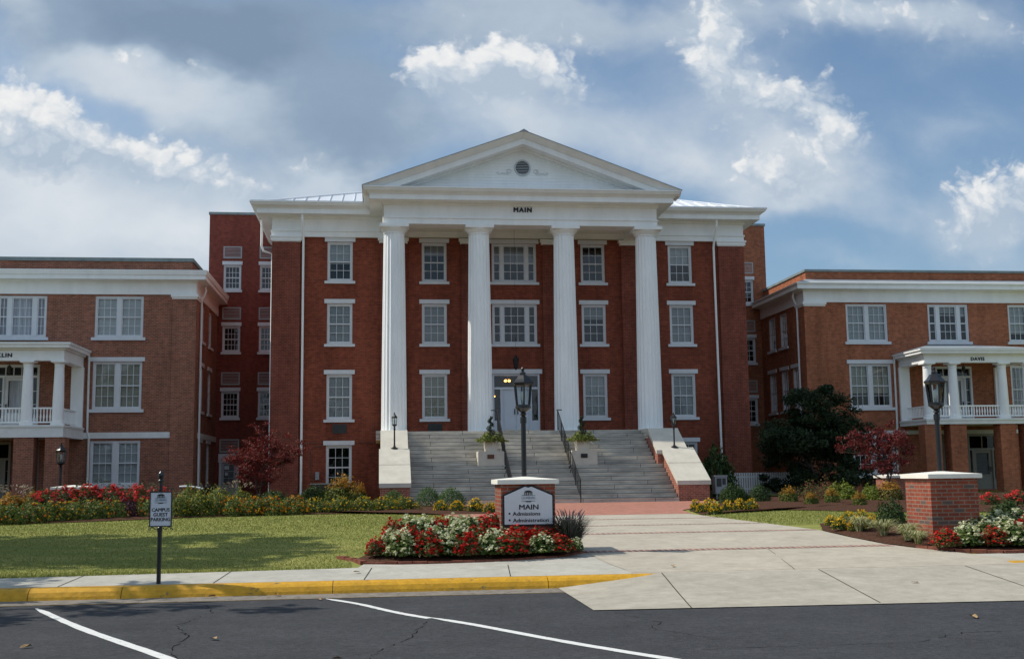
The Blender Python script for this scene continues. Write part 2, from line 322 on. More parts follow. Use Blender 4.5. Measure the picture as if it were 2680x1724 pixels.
BLIND = M('grey_blind', (.30, .31, .315), .8, .1, var=.12, vscale=1.5, stretch=(1, 1, 8))
BLIND_W = M('pale_blind', (.44, .45, .45), .8, .1, var=.1, vscale=1.5, stretch=(1, 1, 8))
BLIND_C = M('cream_blind', (.38, .36, .29), .8, .1, var=.1, vscale=1.5, stretch=(1, 1, 8))
CURTAIN = M('white_curtain', (.52, .50, .55), .9, .1, var=.35, vscale=2.2, stretch=(9, 9, .5))
ROOF = M('white_metal_roof', (.70, .72, .74), .35, .5, metal=.0, var=.04, vscale=1)
ROOF_G = M('grey_metal_roof', (.30, .34, .37), .5, .4, var=.12, vscale=1.5)
CAP_G = M('grey_parapet_cap', (.22, .26, .26), .6, .3, var=.2, vscale=2)
STONE = M('cream_limestone', (.55, .51, .43), .8, .2, var=.09, vscale=2.2, bump=.12, bscale=50)
CAST = M('white_cast_stone', (.74, .71, .63), .8, .2, var=.05, vscale=3, bump=.1, bscale=60)
BLACK = M('black_gloss_paint', (.014, .014, .015), .28, .5, var=.2, vscale=20)
BLACKM = M('black_letter', (.02, .02, .022), .5, .3)
SIGNW = M('sign_white', (.62, .63, .65), .45, .4, var=.03, vscale=4)
GREY = M('grey_metal', (.30, .31, .32), .5, .4, var=.1, vscale=5)
DKGREY = M('dark_grey_metal', (.05, .052, .05), .6, .3, var=.15, vscale=8)
DOOR = M('door_white_paint', (.66, .69, .74), .4, .4, var=.03, vscale=3)
DOORG = M('door_grey_paint', (.42, .42, .43), .5, .3, var=.05, vscale=3)
TAN = M('tan_door_frame', (.30, .285, .24), .6, .3)
BRASS = M('brass', (.42, .36, .17), .35, .5, metal=.6)
BRONZE = M('bronze_plaque', (.10, .045, .03), .45, .5, metal=.4)
LEAFDRY = M('dry_leaf', (.30, .20, .10), .8, .2, var=.3, vscale=30)
MULCH = M('bark_mulch', (.040, .020, .013), .95, .05, col2=(.115, .058, .038), vscale=22, bump=1.0, bscale=40)
BARK = M('bark', (.09, .07, .055), .9, .1, var=.3, vscale=8, bump=.4, bscale=25)
YELLOW = M('yellow_kerb_paint', (.60, .315, .018), .6, .3, var=.12, vscale=5, bump=.25, bscale=20)
GUTTER = M('gutter_concrete', (.22, .195, .165), .9, .1, var=.2, vscale=5, bump=.2, bscale=50)
PAINT = M('road_paint', (.66, .66, .63), .75, .2, var=.08, vscale=14, bump=.15, bscale=60)
CRACK = M('asphalt_crack', (.008, .008, .008), .95, .05)
JOINT = M('concrete_joint', (.07, .062, .05), .95, .05)

def concrete(name, c, spotty):
    m = M(name, c, .9, .12, var=.07, vscale=.9, bump=.12, bscale=90); t = m.node_tree; b = t.nodes['Principled BSDF']
    n = t.nodes.new('ShaderNodeTexNoise'); n.inputs['Scale'].default_value = 90; n.inputs['Detail'].default_value = 3
    n3 = t.nodes.new('ShaderNodeTexNoise'); n3.inputs['Scale'].default_value = 3.2; n3.inputs['Detail'].default_value = 9; n3.inputs['Roughness'].default_value = .7
    tcn = [x for x in t.nodes if x.type == 'TEX_COORD'][0]
    t.links.new(tcn.outputs['Object'], n.inputs[0]); t.links.new(tcn.outputs['Object'], n3.inputs[0])
    mr = t.nodes.new('ShaderNodeMapRange'); mr.inputs[1].default_value = .3; mr.inputs[2].default_value = .7; mr.inputs[3].default_value = 1-spotty; mr.inputs[4].default_value = 1+spotty; t.links.new(n.outputs[0], mr.inputs[0])
    mr3 = t.nodes.new('ShaderNodeMapRange'); mr3.inputs[1].default_value = .3; mr3.inputs[2].default_value = .75; mr3.inputs[3].default_value = 1.07; mr3.inputs[4].default_value = .78; t.links.new(n3.outputs[0], mr3.inputs[0])
    mu = t.nodes.new('ShaderNodeMath'); mu.operation = 'MULTIPLY'; t.links.new(mr.outputs[0], mu.inputs[0]); t.links.new(mr3.outputs[0], mu.inputs[1])
    sc = t.nodes.new('ShaderNodeVectorMath'); sc.operation = 'SCALE'; src = b.inputs['Base Color'].links[0].from_socket
    t.links.new(src, sc.inputs[0]); t.links.new(mu.outputs[0], sc.inputs['Scale']); t.links.new(sc.outputs[0], b.inputs['Base Color']); return m
CONC = concrete('drive_concrete', (.45, .405, .325), .08)
CONC_W = concrete('sidewalk_concrete', (.455, .435, .375), .07)
CONC_A = concrete('apron_concrete', (.41, .375, .305), .08)
ASPH = concrete('asphalt', (.053, .054, .057), .5)
def grit(m, sc1, lo, hi):
    t = m.node_tree; b = t.nodes['Principled BSDF']; src = b.inputs['Base Color'].links[0].from_socket; tcn = [x for x in t.nodes if x.type == 'TEX_COORD'][0]
    n = t.nodes.new('ShaderNodeTexNoise'); n.inputs['Scale'].default_value = sc1; n.inputs['Detail'].default_value = 9; n.inputs['Roughness'].default_value = .8; t.links.new(tcn.outputs['Object'], n.inputs[0])
    mr = t.nodes.new('ShaderNodeMapRange'); mr.inputs[1].default_value = .33; mr.inputs[2].default_value = .67; mr.inputs[3].default_value = lo; mr.inputs[4].default_value = hi; t.links.new(n.outputs[0], mr.inputs[0])
    s_ = t.nodes.new('ShaderNodeVectorMath'); s_.operation = 'SCALE'; t.links.new(src, s_.inputs[0]); t.links.new(mr.outputs[0], s_.inputs['Scale']); t.links.new(s_.outputs[0], b.inputs['Base Color'])
grit(ASPH, 14, .62, 1.42); grit(ASPH, 48, .70, 1.32); grit(ASPH, .55, .84, 1.14); grit(YELLOW, 7, .72, 1.12); grit(GUTTER, 9, .7, 1.2); grit(CONC_A, 5, .86, 1.08); grit(CONC, 6, .90, 1.06); grit(CONC_W, 6, .88, 1.06)
def chips(m, col, sc1, thr):
    t = m.node_tree; b = t.nodes['Principled BSDF']; src = b.inputs['Base Color'].links[0].from_socket; tcn = [x for x in t.nodes if x.type == 'TEX_COORD'][0]
    n = t.nodes.new('ShaderNodeTexNoise'); n.inputs['Scale'].default_value = sc1; n.inputs['Detail'].default_value = 10; n.inputs['Roughness'].default_value = .72; t.links.new(tcn.outputs['Object'], n.inputs[0])
    mr = t.nodes.new('ShaderNodeMapRange'); mr.inputs[1].default_value = thr; mr.inputs[2].default_value = thr+.05; t.links.new(n.outputs[0], mr.inputs[0])
    k = t.nodes.new('ShaderNodeMix'); k.data_type = 'RGBA'; t.links.new(mr.outputs[0], k.inputs[0]); t.links.new(src, k.inputs[6]); k.inputs[7].default_value = (*col, 1); t.links.new(k.outputs[2], b.inputs['Base Color'])
chips(YELLOW, (.21, .155, .06), 5.5, .60); chips(PAINT, (.16, .16, .155), 11, .60); chips(ASPH, (.034, .034, .035), 1.4, .63); chips(GUTTER, (.10, .085, .07), 6, .58)
LAWN = M('lawn_turf', (.165, .192, .043), .9, .1, col2=(.285, .272, .08), vscale=.7, bump=.4, bscale=70, stretch=(.6, 2.2, 1))
BLADE = leaf('grass_blade', (.16, .192, .04), (.295, .285, .08), .3)
def granite():
    m = M('stained_granite', (.17, .17, .16), .85, .2, bump=.15, bscale=60); t = m.node_tree; b = t.nodes['Principled BSDF']; N = t.nodes.new; L = t.links.new
    tcn = [x for x in t.nodes if x.type == 'TEX_COORD'][0]; sp = N('ShaderNodeSeparateXYZ'); L(tcn.outputs['Object'], sp.inputs[0])
    cb = N('ShaderNodeCombineXYZ'); L(sp.outputs[0], cb.inputs[0]); L(sp.outputs[2], cb.inputs[1])
    br = N('ShaderNodeTexBrick'); L(cb.outputs[0], br.inputs[0])
    for k, v in (('Scale', 1.0), ('Brick Width', 2.9), ('Row Height', .17), ('Mortar Size', .012), ('Mortar Smooth', .2)): br.inputs[k].default_value = v
    br.inputs['Color1'].default_value = (.57, .545, .495, 1); br.inputs['Color2'].default_value = (.47, .45, .415, 1); br.inputs['Mortar'].default_value = (.10, .10, .09, 1)
    n = N('ShaderNodeTexNoise'); n.inputs['Scale'].default_value = 1.0; n.inputs['Detail'].default_value = 10; n.inputs['Roughness'].default_value = .7
    mp = N('ShaderNodeMapping'); mp.inputs['Scale'].default_value = (.8, .8, 3.5); L(tcn.outputs['Object'], mp.inputs[0]); L(mp.outputs[0], n.inputs[0])
    r = N('ShaderNodeValToRGB'); r.color_ramp.elements[0].position = .33; r.color_ramp.elements[0].color = (.58, .57, .55, 1); r.color_ramp.elements[1].position = .66; r.color_ramp.elements[1].color = (1.28, 1.24, 1.17, 1); L(n.outputs[0], r.inputs[0])
    mx = N('ShaderNodeMix'); mx.data_type = 'RGBA'; mx.blend_type = 'MULTIPLY'; mx.inputs[0].default_value = 1; L(br.outputs['Color'], mx.inputs[6]); L(r.outputs[0], mx.inputs[7]); L(mx.outputs[2], b.inputs['Base Color'])
    return m
GRANITE = granite()

# ------------------------------------------------------------------ setting: ground, road, kerb, walks
def sheet(name, mat, x0, x1, ys, dz, nx=1, zf=None, parent=None, kind='structure'):
    mb = MB(); zf = zf or (lambda x, y: ground(y))
    xs = [x0+(x1-x0)*i/nx for i in range(nx+1)]
    vs = [(x, y, zf(x, y)+dz) for y in ys for x in xs]; n = nx+1
    mb.add(vs, [(j*n+i, j*n+i+1, (j+1)*n+i+1, (j+1)*n+i) for j in range(len(ys)-1) for i in range(nx)])
    o = mb.build(name, mat, parent, recalc=False, smooth=True)
    if parent is None: tag(o, kind=kind)
    return o
sheet('ground', LAWN, -300, 300, [16.28, 16.31, 16.7, 17, 17.9, 19, 20, 21, 22, 30, 60, 120, 400], -.012, 1)
road = sheet('road', ASPH, -300, 300, [-120, -20, 0, 8, 12, 15.56], 0, 1, lambda x, y: 0)
def poly_sheet(name, mat, pts, z, parent):
    mb = MB(); mb.add([(x, y, z) for x, y in pts], [tuple(range(len(pts)))]); return mb.build(name, mat, parent, recalc=False)
road['org'] = (0, 0, 0)
def rough_line(p, q, w0, w1, n=26, amp=.006):
    L = []; R = []
    for i in range(n+1):
        t = i/n; x = p[0]+(q[0]-p[0])*t; y = p[1]+(q[1]-p[1])*t; w = (w0+(w1-w0)*t)*(1-max(0, 1-i/2)*.75)
        d = Vector((q[0]-p[0], q[1]-p[1])).normalized(); nx, ny = -d.y, d.x
        bend = .05*math.sin(t*7+p[0])*.6
        L.append((x+nx*(w/2+bend)+random.uniform(-amp, amp), y+ny*(w/2+bend))); R.append((x-nx*(w/2-bend)+random.uniform(-amp, amp), y-ny*(w/2-bend)))
    return L+R[::-1]
poly_sheet('parking_line', PAINT, rough_line((-4.26, 15.18), (-1.35, 9.75), .10, .12), .004, road)
poly_sheet('parking_line', PAINT, rough_line((-.66, 15.52), (.58, 13.15), .09, .105) , .004, road)
poly_sheet('parking_line', PAINT, rough_line((.575, 13.20), (2.9, 9.2), .105, .12), .0044, road)
def crack(pts, w=.014, seed=1):
    rnd = random.Random(seed); mb = MB(); P = []
    for a, b in zip(pts, pts[1:]):
        n = max(2, int(math.hypot(b[0]-a[0], b[1]-a[1])/.09))
        for i in range(n): t = i/n; P.append((a[0]+(b[0]-a[0])*t+rnd.uniform(-.03, .03), a[1]+(b[1]-a[1])*t+rnd.uniform(-.03, .03)))
    for (x, y), (x2, y2) in zip(P, P[1:]):
        if rnd.random() < .14: continue
        k = w*rnd.uniform(.2, .75); d = Vector((x2-x, y2-y)).normalized(); nx, ny = -d.y*k/2, d.x*k/2
        mb.add([(x-nx, y-ny, .0025), (x2-nx, y2-ny, .0025), (x2+nx, y2+ny, .0025), (x+nx, y+ny, .0025)], [(0, 1, 2, 3)])
    return mb.build('crack', CRACK, road, recalc=False)
crack([(-2.15, 15.1), (-1.95, 14.2), (-2.2, 13.1), (-1.9, 12.2), (-1.95, 11.4), (-1.7, 10.3)], .02, 1)
crack([(-3.2, 14.5), (-2.7, 14.9)], .012, 2)
crack([(.35, 14.8), (.75, 15.4)], .012, 3)
crack([(.55, 12.9), (.42, 12.3), (.3, 11.6), (.05, 11.0), (-.15, 10.1)], .018, 4)
crack([(2.7, 13.2), (3.0, 12.3), (2.8, 11.8), (3.3, 10.9)], .014, 5)
crack([(2.9, 10.35), (4.0, 10.4), (4.9, 10.35), (5.7, 10.9), (7.5, 11.0)], .014, 6)

# concrete gutter, then a rounded kerb in painted lengths, tapering into the drive apron
sheet('gutter', GUTTER, -300, 2.52, [15.55, 15.8, 16.14], .006, 1, lambda x, y: 0)
kprof = [(16.10, 0.0), (16.115, .045), (16.15, .105), (16.20, .14), (16.26, .157), (16.34, .16), (16.34, -.1), (16.10, -.1)]
def kerb(x0, x1, h0=1.0, h1=1.0, y0=0.0, lift=0.0):
    mb = MB(); n = max(1, int((x1-x0)/.25)) if x1-x0 < 30 else 1; P = len(kprof)
    vs = []
    for i in range(n+1):
        t = i/n; h = h0+(h1-h0)*t
        for y, z in kprof: vs.append((x0+(x1-x0)*t, y+y0, z+lift*(z > 0)))
    mb.add(vs, [(i*P+k, i*P+(k+1) % P, (i+1)*P+(k+1) % P, (i+1)*P+k) for i in range(n) for k in range(P)] + [tuple(range(P)), tuple(n*P+k for k in range(P))])
    return mb.build('kerb_length', YELLOW, kerb_root)
kerb_root = tag(bpy.data.objects.new('kerb', None), kind='structure'); COL.objects.link(kerb_root); kerb_root['org'] = (0, 0, 0)
for a, b in ((-200, -7.2), (-7.19, -4.62), (-4.61, -3.42), (-3.41, -.62), (-.61, 2.36), (2.37, 3.93)): kerb(a, b)
kerb(9.50, 200, y0=.35, lift=.035)
sheet('gutter', GUTTER, 11.2, 300, [15.55, 15.8, 16.48], .006, 1, lambda x, y: 0)
def walk_z(x, y): return ground(y)
SB = [(-200, 17.30), (-5.3, 17.30), (-3.6, 17.40), (-.62, 17.58), (-.30, 17.62), (-.22, 18.0), (.3, 17.92), (.76, 17.92), (1.5, 17.97), (2.11, 18.12), (2.83, 18.36), (3.38, 18.9), (3.62, 18.9)]
mb = MB()
for (xa, ya), (xb, yb) in zip(SB, SB[1:]):
    n = 1 if xb-xa > 20 else max(1, int((xb-xa)/.4)); K = 5
    for i in range(n):
        x0, x1 = xa+(xb-xa)*i/n, xa+(xb-xa)*(i+1)/n; y0, y1 = ya+(yb-ya)*i/n, ya+(yb-ya)*(i+1)/n
        for k in range(K):
            p = [(x0, 16.34+(y0-16.34)*k/K), (x1, 16.34+(y1-16.34)*k/K), (x1, 16.34+(y1-16.34)*(k+1)/K), (x0, 16.34+(y0-16.34)*(k+1)/K)]
            mb.add([(x, y, ground(y)+.004) for x, y in p], [(0, 1, 2, 3)])
side = mb.build('sidewalk', CONC_W, recalc=False); tag(side, kind='structure'); side['org'] = (0, 0, 0)
def walk_back(x): return 17.55
for i in range(7):
    xa = 1.85-2.05*i
    mb = MB(); mb.add([(xa, 16.345, ground(16.345)+.008), (xa+.014, 16.345, ground(16.345)+.008), (xa+.114, 17.55, ground(17.55)+.008), (xa+.10, 17.55, ground(17.55)+.008)], [(0, 1, 2, 3)])
    mb.build('joint', JOINT, side, recalc=False)
mb = MB(); ys = [16.68, 16.9, 17.3, 17.66]
mb.add([(x, y, ground(y)+.004) for y in ys for x in (8.2, 200)], [(0, 1, 3, 2), (2, 3, 5, 4), (4, 5, 7, 6)])
tag(mb.build('sidewalk', CONC_W, recalc=False), kind='structure')
# drive: apron ramp in the road, then the walk up to the brick apron
def apron_z(x, y):
    t = min(1, max(0, (y-13.40)/(16.3-13.40))); e = min(1, max(0, (x-2.50)/1.45)); e2 = min(1, max(0, (11.2-x)/1.4)); e = min(e, e2)
    return .010+.155*t*e
mb = MB(); nx, ny = 44, 14; vs = []
for j in range(ny+1):
    for i in range(nx+1):
        x = 2.50+(11.2-2.50)*i/nx; yb = 13.45-.035*(x-2.5); yt = 16.3 if x > 3.95 else 16.12+.2*(x-2.5)/1.45
        y = yb+(yt-yb)*j/ny; vs.append((x, y, apron_z(x, y)))
mb.add(vs, [(j*(nx+1)+i, j*(nx+1)+i+1, (j+1)*(nx+1)+i+1, (j+1)*(nx+1)+i) for j in range(ny) for i in range(nx)])
ap = mb.build('drive_apron', CONC_A, recalc=False, smooth=True); tag(ap, kind='structure'); ap['org'] = (0, 0, 0)
for xa, xb in ((3.65, 4.02), (5.97, 6.35), (8.25, 8.6)):
    mb = MB()
    for j in range(14):
        t = j/14; t2 = (j+1)/14; ya = 13.40+(16.3-13.40)*t; yb = 13.40+(16.3-13.40)*t2; x1 = xa+(xb-xa)*t; x2 = xa+(xb-xa)*t2
        mb.add([(x1, ya, apron_z(x1, ya)+.004), (x1+.016, ya, apron_z(x1, ya)+.004), (x2+.016, yb, apron_z(x2, yb)+.004), (x2, yb, apron_z(x2, yb)+.004)], [(0, 1, 2, 3)])
    mb.build('joint', JOINT, ap, recalc=False)
mb = MB(); rows = [(16.28, 3.6, 9.9), (16.7, 3.6, 9.9), (17.3, 3.5, 9.6), (17.9, 3.45, 9.3), (18.6, 3.42, 8.95), (19.3, 3.40, 8.72), (20.5, 3.4, 8.62), (22, 3.4, 8.6), (26, 3.4, 8.6), (31.6, 3.4, 8.6)]
for (y, a, b), (y2, a2, b2) in zip(rows, rows[1:]):
    mb.add([(a, y, ground(y)+.010), (b, y, ground(y)+.010), (b2, y2, ground(y2)+.010), (a2, y2, ground(y2)+.010)], [(0, 1, 2, 3)])
drive = mb.build('path', CONC, recalc=False, smooth=True); tag(drive, kind='structure'); drive['org'] = (0, 0, 0)
for yb_ in (18.85, 21.85, 25.05, 28.4):
    mb = MB(); a = 3.42; b = 8.75 if yb_ < 19 else 8.58
    mb.add([(a, yb_, ground(yb_)+.014), (b, yb_+.06, ground(yb_+.06)+.014), (b, yb_+.30, ground(yb_+.30)+.014), (a, yb_+.24, ground(yb_+.24)+.014)], [(0, 1, 2, 3)])
    mb.build('brick_band', PAVER_BAND, drive, recalc=False)
mb = MB(); mb.add([(3.6, 16.35, ground(16.35)+.014), (9.9, 16.35, ground(16.35)+.014), (9.9, 16.366, ground(16.36)+.014), (3.6, 16.366, ground(16.36)+.014)], [(0, 1, 2, 3)])
mb.build('joint', JOINT, drive, recalc=False)
mb = MB(); mb.add([(6.02, 16.37, ground(16.36)+.0145), (6.03, 16.37, ground(16.36)+.0145), (6.5, 18.85, ground(18.85)+.0145), (6.49, 18.85, ground(18.85)+.0145)], [(0, 1, 2, 3)])
mb.build('joint', JOINT, drive, recalc=False)
mb = MB(); mb.add([(2.2, 31.6, .432), (8.7, 31.5, .432), (9.2, 34.4, .432), (12.0, 40.5, .432), (13.4, 44.9, .432), (-.2, 44.9, .432), (1.2, 39.2, .432)], [tuple(range(7))])
tag(mb.build('brick_path', PAVER, recalc=False), kind='structure')

def bed(name, pts, mound, edge=False, lift=.012):
    cx = sum(p[0] for p in pts)/len(pts); cy = sum(p[1] for p in pts)/len(pts)
    P = []
    for a, b in zip(pts, pts[1:]+pts[:1]):
        n = max(1, int(math.hypot(b[0]-a[0], b[1]-a[1])/.35))
        P += [(a[0]+(b[0]-a[0])*i/n+random.uniform(-.03, .03)*(i > 0), a[1]+(b[1]-a[1])*i/n+random.uniform(-.03, .03)*(i > 0)) for i in range(n)]
    mb = MB(); K = 9; n = len(P); vs = []
    for k in range(K+1):
        t = 1-k/(K+.6)
        for x, y in P:
            xx = cx+(x-cx)*t; yy = cy+(y-cy)*t
            vs.append((xx, yy, ground(yy)+lift+mound*(1-t**5)*min(1, 1.2)+(random.uniform(-.015, .015) if k else 0)))
    fs = [(k*n+i, k*n+(i+1) % n, (k+1)*n+(i+1) % n, (k+1)*n+i) for k in range(K) for i in range(n)]
    vs.append((cx, cy, ground(cy)+lift+mound)); fs += [(K*n+i, K*n+(i+1) % n, len(vs)-1) for i in range(n)]
    mb.add(vs, fs); o = mb.build(name, MULCH, recalc=False, smooth=True); tag(o, kind='structure'); return o
BED_SIGN = [(-.36, 18.6), (-.22, 18.08), (.3, 17.97), (.76, 17.96), (1.5, 18.02), (2.11, 18.17), (2.83, 18.42), (3.38, 19.0), (3.4, 20.4), (3.38, 24), (3.2, 28.3), (2.2, 28.6), (.9, 27.8), (.85, 23), (.5, 20.6)]
bed('mulch_bed', BED_SIGN, .16)
bed('mulch_bed', [(-21, 31.0), (-9.98, 32.0), (-8.06, 33.2), (-5.55, 35.2), (-2.46, 36.3), (.6, 36.9), (2.0, 33.9), (3.3, 33.9), (3.6, 35.6), (2.9, 42.9), (1.2, 44.6), (-5, 54.3), (-8.8, 55.5), (-21, 55)], .06)
bed('mulch_bed', [(8.66, 21.9), (8.66, 20.6), (8.76, 19.4), (9.0, 18.65), (9.35, 18.05), (10.0, 17.72), (13, 17.75), (16, 17.8), (16, 23), (12.5, 23.6), (9.6, 24.4)], .11)
bed('mulch_bed', [(8.75, 30.7), (9.9, 32.0), (11.63, 34.2), (12.6, 32.6), (13.85, 30.4), (17, 29.0), (22, 29), (30, 29), (30, 52), (14, 52), (13.5, 45.0), (12.2, 40.6), (9.4, 34.4)], .05)
mb = MB(); E_ = [(-.62, 18.95), (-.36, 18.55), (-.22, 18.06), (.3, 17.93), (.76, 17.92), (1.5, 17.98), (2.11, 18.12), (2.83, 18.37), (3.40, 18.98)]
for a, b in zip(E_, E_[1:]):
    n = max(1, round(math.hypot(b[0]-a[0], b[1]-a[1])/.21)); d = Vector((b[0]-a[0], b[1]-a[1]))/n; nrm = Vector((-d.y, d.x)).normalized()*.05
    for i in range(n):
        p = Vector(a)+d*i; q = p+d*.95; z = ground(p.y)
        mb.prism([(p.x-nrm.x, p.y-nrm.y), (q.x-nrm.x, q.y-nrm.y), (q.x+nrm.x, q.y+nrm.y), (p.x+nrm.x, p.y+nrm.y)], z-.05, z+.035+random.uniform(-.006, .006), 'z')
tag(mb.build('brick_edging', M('edging_brick', (.20, .075, .05), .9, .1, var=.3, vscale=7), origin=(1.3, 18, .25)), 'line of red edging bricks in front of the MAIN pillar flower bed', 'edging')
mb = MB(); E_ = [(9.0, 18.6), (9.35, 18.0), (10.0, 17.67), (13, 17.7), (16, 17.75)]
for a, b in zip(E_, E_[1:]):
    n = max(1, round(math.hypot(b[0]-a[0], b[1]-a[1])/.21)); d = Vector((b[0]-a[0], b[1]-a[1]))/n; nrm = Vector((-d.y, d.x)).normalized()*.05
    for i in range(n):
        p = Vector(a)+d*i; q = p+d*.95; z = ground(p.y)
        mb.prism([(p.x-nrm.x, p.y-nrm.y), (q.x-nrm.x, q.y-nrm.y), (q.x+nrm.x, q.y+nrm.y), (p.x+nrm.x, p.y+nrm.y)], z-.05, z+.05+random.uniform(-.006, .006), 'z')
tag(mb.build('brick_edging', bpy.data.materials['edging_brick'], origin=(11, 18, .25)), 'low line of red edging bricks below the flowers beside the pillar without a sign', 'edging')

# ------------------------------------------------------------------ building kit
def wall(mb, u0, u1, z0, z1, holes, thick=.22):
    us = sorted({u0, u1, *[h[0] for h in holes], *[h[1] for h in holes]}); zs = sorted({z0, z1, *[h[2] for h in holes], *[h[3] for h in holes]})
    us = [u for u in us if u0 <= u <= u1]; zs = [z for z in zs if z0 <= z <= z1]
    for a, b in zip(us, us[1:]):
        for c, d in zip(zs, zs[1:]):
            if any(h[0] <= (a+b)/2 <= h[1] and h[2] <= (c+d)/2 <= h[3] for h in holes): continue
            mb.quad((a, 0, c), (b, 0, c), (b, 0, d), (a, 0, d))
    for a, b, c, d in holes:
        mb.quad((a, 0, c), (a, thick, c), (a, thick, d), (a, 0, d)); mb.quad((b, 0, c), (b, 0, d), (b, thick, d), (b, thick, c))
        mb.quad((a, 0, d), (a, thick, d), (b, thick, d), (b, 0, d)); mb.quad((a, 0, c), (b, 0, c), (b, thick, c), (a, thick, c))
def window(parent, T, uc, z0, z1, bays, rows=4, lint=None, sill=None, blinds=None, frame=TRIM, mull=.16, jamb=.09, label=None, name='window', split=True, over=.12):
    """bays: list of (width share, panes across); blinds: list of (material or None, top fraction) per bay; returns the hole"""
    w = sum(b[0] for b in bays) + mull*(len(bays)-1) + 2*jamb
    a, b = uc-w/2, uc+w/2
    f = MB(T); f.box(a, a+jamb, .045, .17, z0, z1); f.box(b-jamb, b, .045, .17, z0, z1); f.box(a+jamb, b-jamb, .045, .17, z1-jamb, z1); f.box(a+jamb, b-jamb, .045, .17, z0, z0+.07)
    p = MB(T); u = a+jamb; bl = []
    ia, ib = z0+.07, z1-jamb
    for i, (bw, nc) in enumerate(bays):
        l, r = u, u+bw; s = .045
        f.box(l, l+s, .08, .145, ia, ib); f.box(r-s, r, .08, .145, ia, ib); f.box(l+s, r-s, .08, .145, ib-s, ib); f.box(l+s, r-s, .08, .145, ia, ia+s*1.3)
        if split: zm = (ia+ib)/2; f.box(l+s, r-s, .075, .15, zm-.028, zm+.028)
        for k in range(1, nc): x = l+s+(r-l-2*s)*k/nc; f.box(x-.011, x+.011, .095, .13, ia+s, ib-s)
        for k in range(1, rows):
            if split and k*2 == rows: continue
            z = ia+s+(ib-ia-2*s)*k/rows; f.box(l+s, r-s, .0955, .1295, z-.011, z+.011)
        p.quad((l+s, .115, ia), (r-s, .115, ia), (r-s, .115, ib), (l+s, .115, ib))
        if blinds:
            m_, fr_ = blinds[i % len(blinds)]
            if m_: bl.append((m_, l+s, r-s, ib-(ib-ia)*fr_, ib))
        if i < len(bays)-1: f.box(r, r+mull, .03, .17, z0+.07, z1-jamb)
        u = r+mull
    fo = f.build(name, frame, parent)
    if label: fo['label'] = label
    p.build('pane', GLASS, fo, recalc=False)
    for m_, l, r, zb, zt in bl:
        q = MB(T); n = 14
        if m_ is CURTAIN:
            pts = [(l+(r-l)*k/n, .22+.03*math.sin(k*2.1)) for k in range(n+1)]
            for (x, y), (x2, y2) in zip(pts, pts[1:]): q.quad((x, y, zb), (x2, y2, zb), (x2, y2, zt), (x, y, zt))
        else: q.box(l, r, .20, .215, zb, zt)
        q.build('curtain' if m_ is CURTAIN else 'blind', m_, fo, recalc=False)
    if lint: q = MB(T); q.box(a-over, b+over, -.05, .04, z1+.002, z1+lint); q.build('lintel', TRIM, fo)
    if sill: q = MB(T); q.box(a-over, b+over, -.09, .06, z0-sill, z0-.002); q.build('sill', TRIM, fo)
    return (a+.004, b-.004, z0+.002, z1-.002)
def louvre(parent, T, a, b, z0, z1, name='louvre_vent', mat=GREY):
    f = MB(T); s = .07
    f.box(a, a+s, -.02, .06, z0, z1); f.box(b-s, b, -.02, .06, z0, z1); f.box(a+s, b-s, -.02, .06, z1-s, z1); f.box(a+s, b-s, -.02, .06, z0, z0+s)
    n = 7
    for i in range(n):
        z = z0+s+(z1-z0-2*s)*i/n; h = (z1-z0-2*s)/n
        f.add([(a+s, -.005, z), (b-s, -.005, z), (b-s, .05, z+h*1.0), (a+s, .05, z+h*1.0), (a+s, -.005, z+.02), (b-s, -.005, z+.02), (b-s, .05, z+h*1.0+.02), (a+s, .05, z+h*1.0+.02)], [(0, 1, 2, 3), (4, 5, 6, 7), (0, 1, 5, 4)])
    o = f.build(name, mat, parent)
    q = MB(T); q.quad((a+.02, .055, z0+.02), (b-.02, .055, z0+.02), (b-.02, .055, z1-.02), (a+.02, .055, z1-.02)); q.build('backing', DKGREY, o, recalc=False)
    return o
def downpipe(parent, pts, r=.05, mat=WHITE):
    mb = MB(); mb.tube(pts, r, 8); return mb.build('downpipe', mat, parent)

# ------------------------------------------------------------------ main building
CX = 6.55; YW = 54.6; XL, XR = -4.98, 18.06; ZG = .42; ZF = 3.46
main = thing('columned_building', 'tall red brick building with four white fluted columns, pediment and wide granite steps', 'building', (CX, YW, ZG))
TF = lambda u, d, z: (u, YW+d, z)
holes = []
R4, R3, R2, R1 = (10.83, 12.74), (7.80, 9.75), (4.22, 6.36), (.96, 3.02)
BL = {('A', 4): [(BLIND_W, .55)], ('A', 3): [(BLIND, 1)], ('A', 2): [(BLIND, .98)], ('A', 1): None, ('B', 4): [(BLIND, .3)], ('B', 3): [(BLIND, .97)], ('B', 2): [(BLIND_C, 1)],
      ('C', 4): [(BLIND, .5)], ('C', 3): None, ('D', 4): None, ('D', 3): [(BLIND, .35)], ('D', 2): [(BLIND_W, 1)], ('E', 4): [(BLIND_W, .5)], ('E', 3): [(BLIND, 1)], ('E', 2): [(BLIND, 1)], ('E', 1): None}
for nm, uc in (('A', -1.84), ('B', 2.67), ('C', 6.56), ('D', 10.46), ('E', 14.86)):
    for k, (z0, z1) in ((4, R4), (3, R3), (2, R2), (1, R1)):
        if k == 1 and nm not in 'AE': continue
        if nm == 'C' and k == 2: continue
        bays = [(.33, 1), (1.06, 3), (.33, 1)] if nm == 'C' else [(1.03, 3)]
        bl = BL[(nm, k)]
        h = window(main, TF, uc, z0, z1, bays, 4, .205, .13 if k > 1 else .13, bl, frame=TRIM, mull=.15)
        holes.append(h)
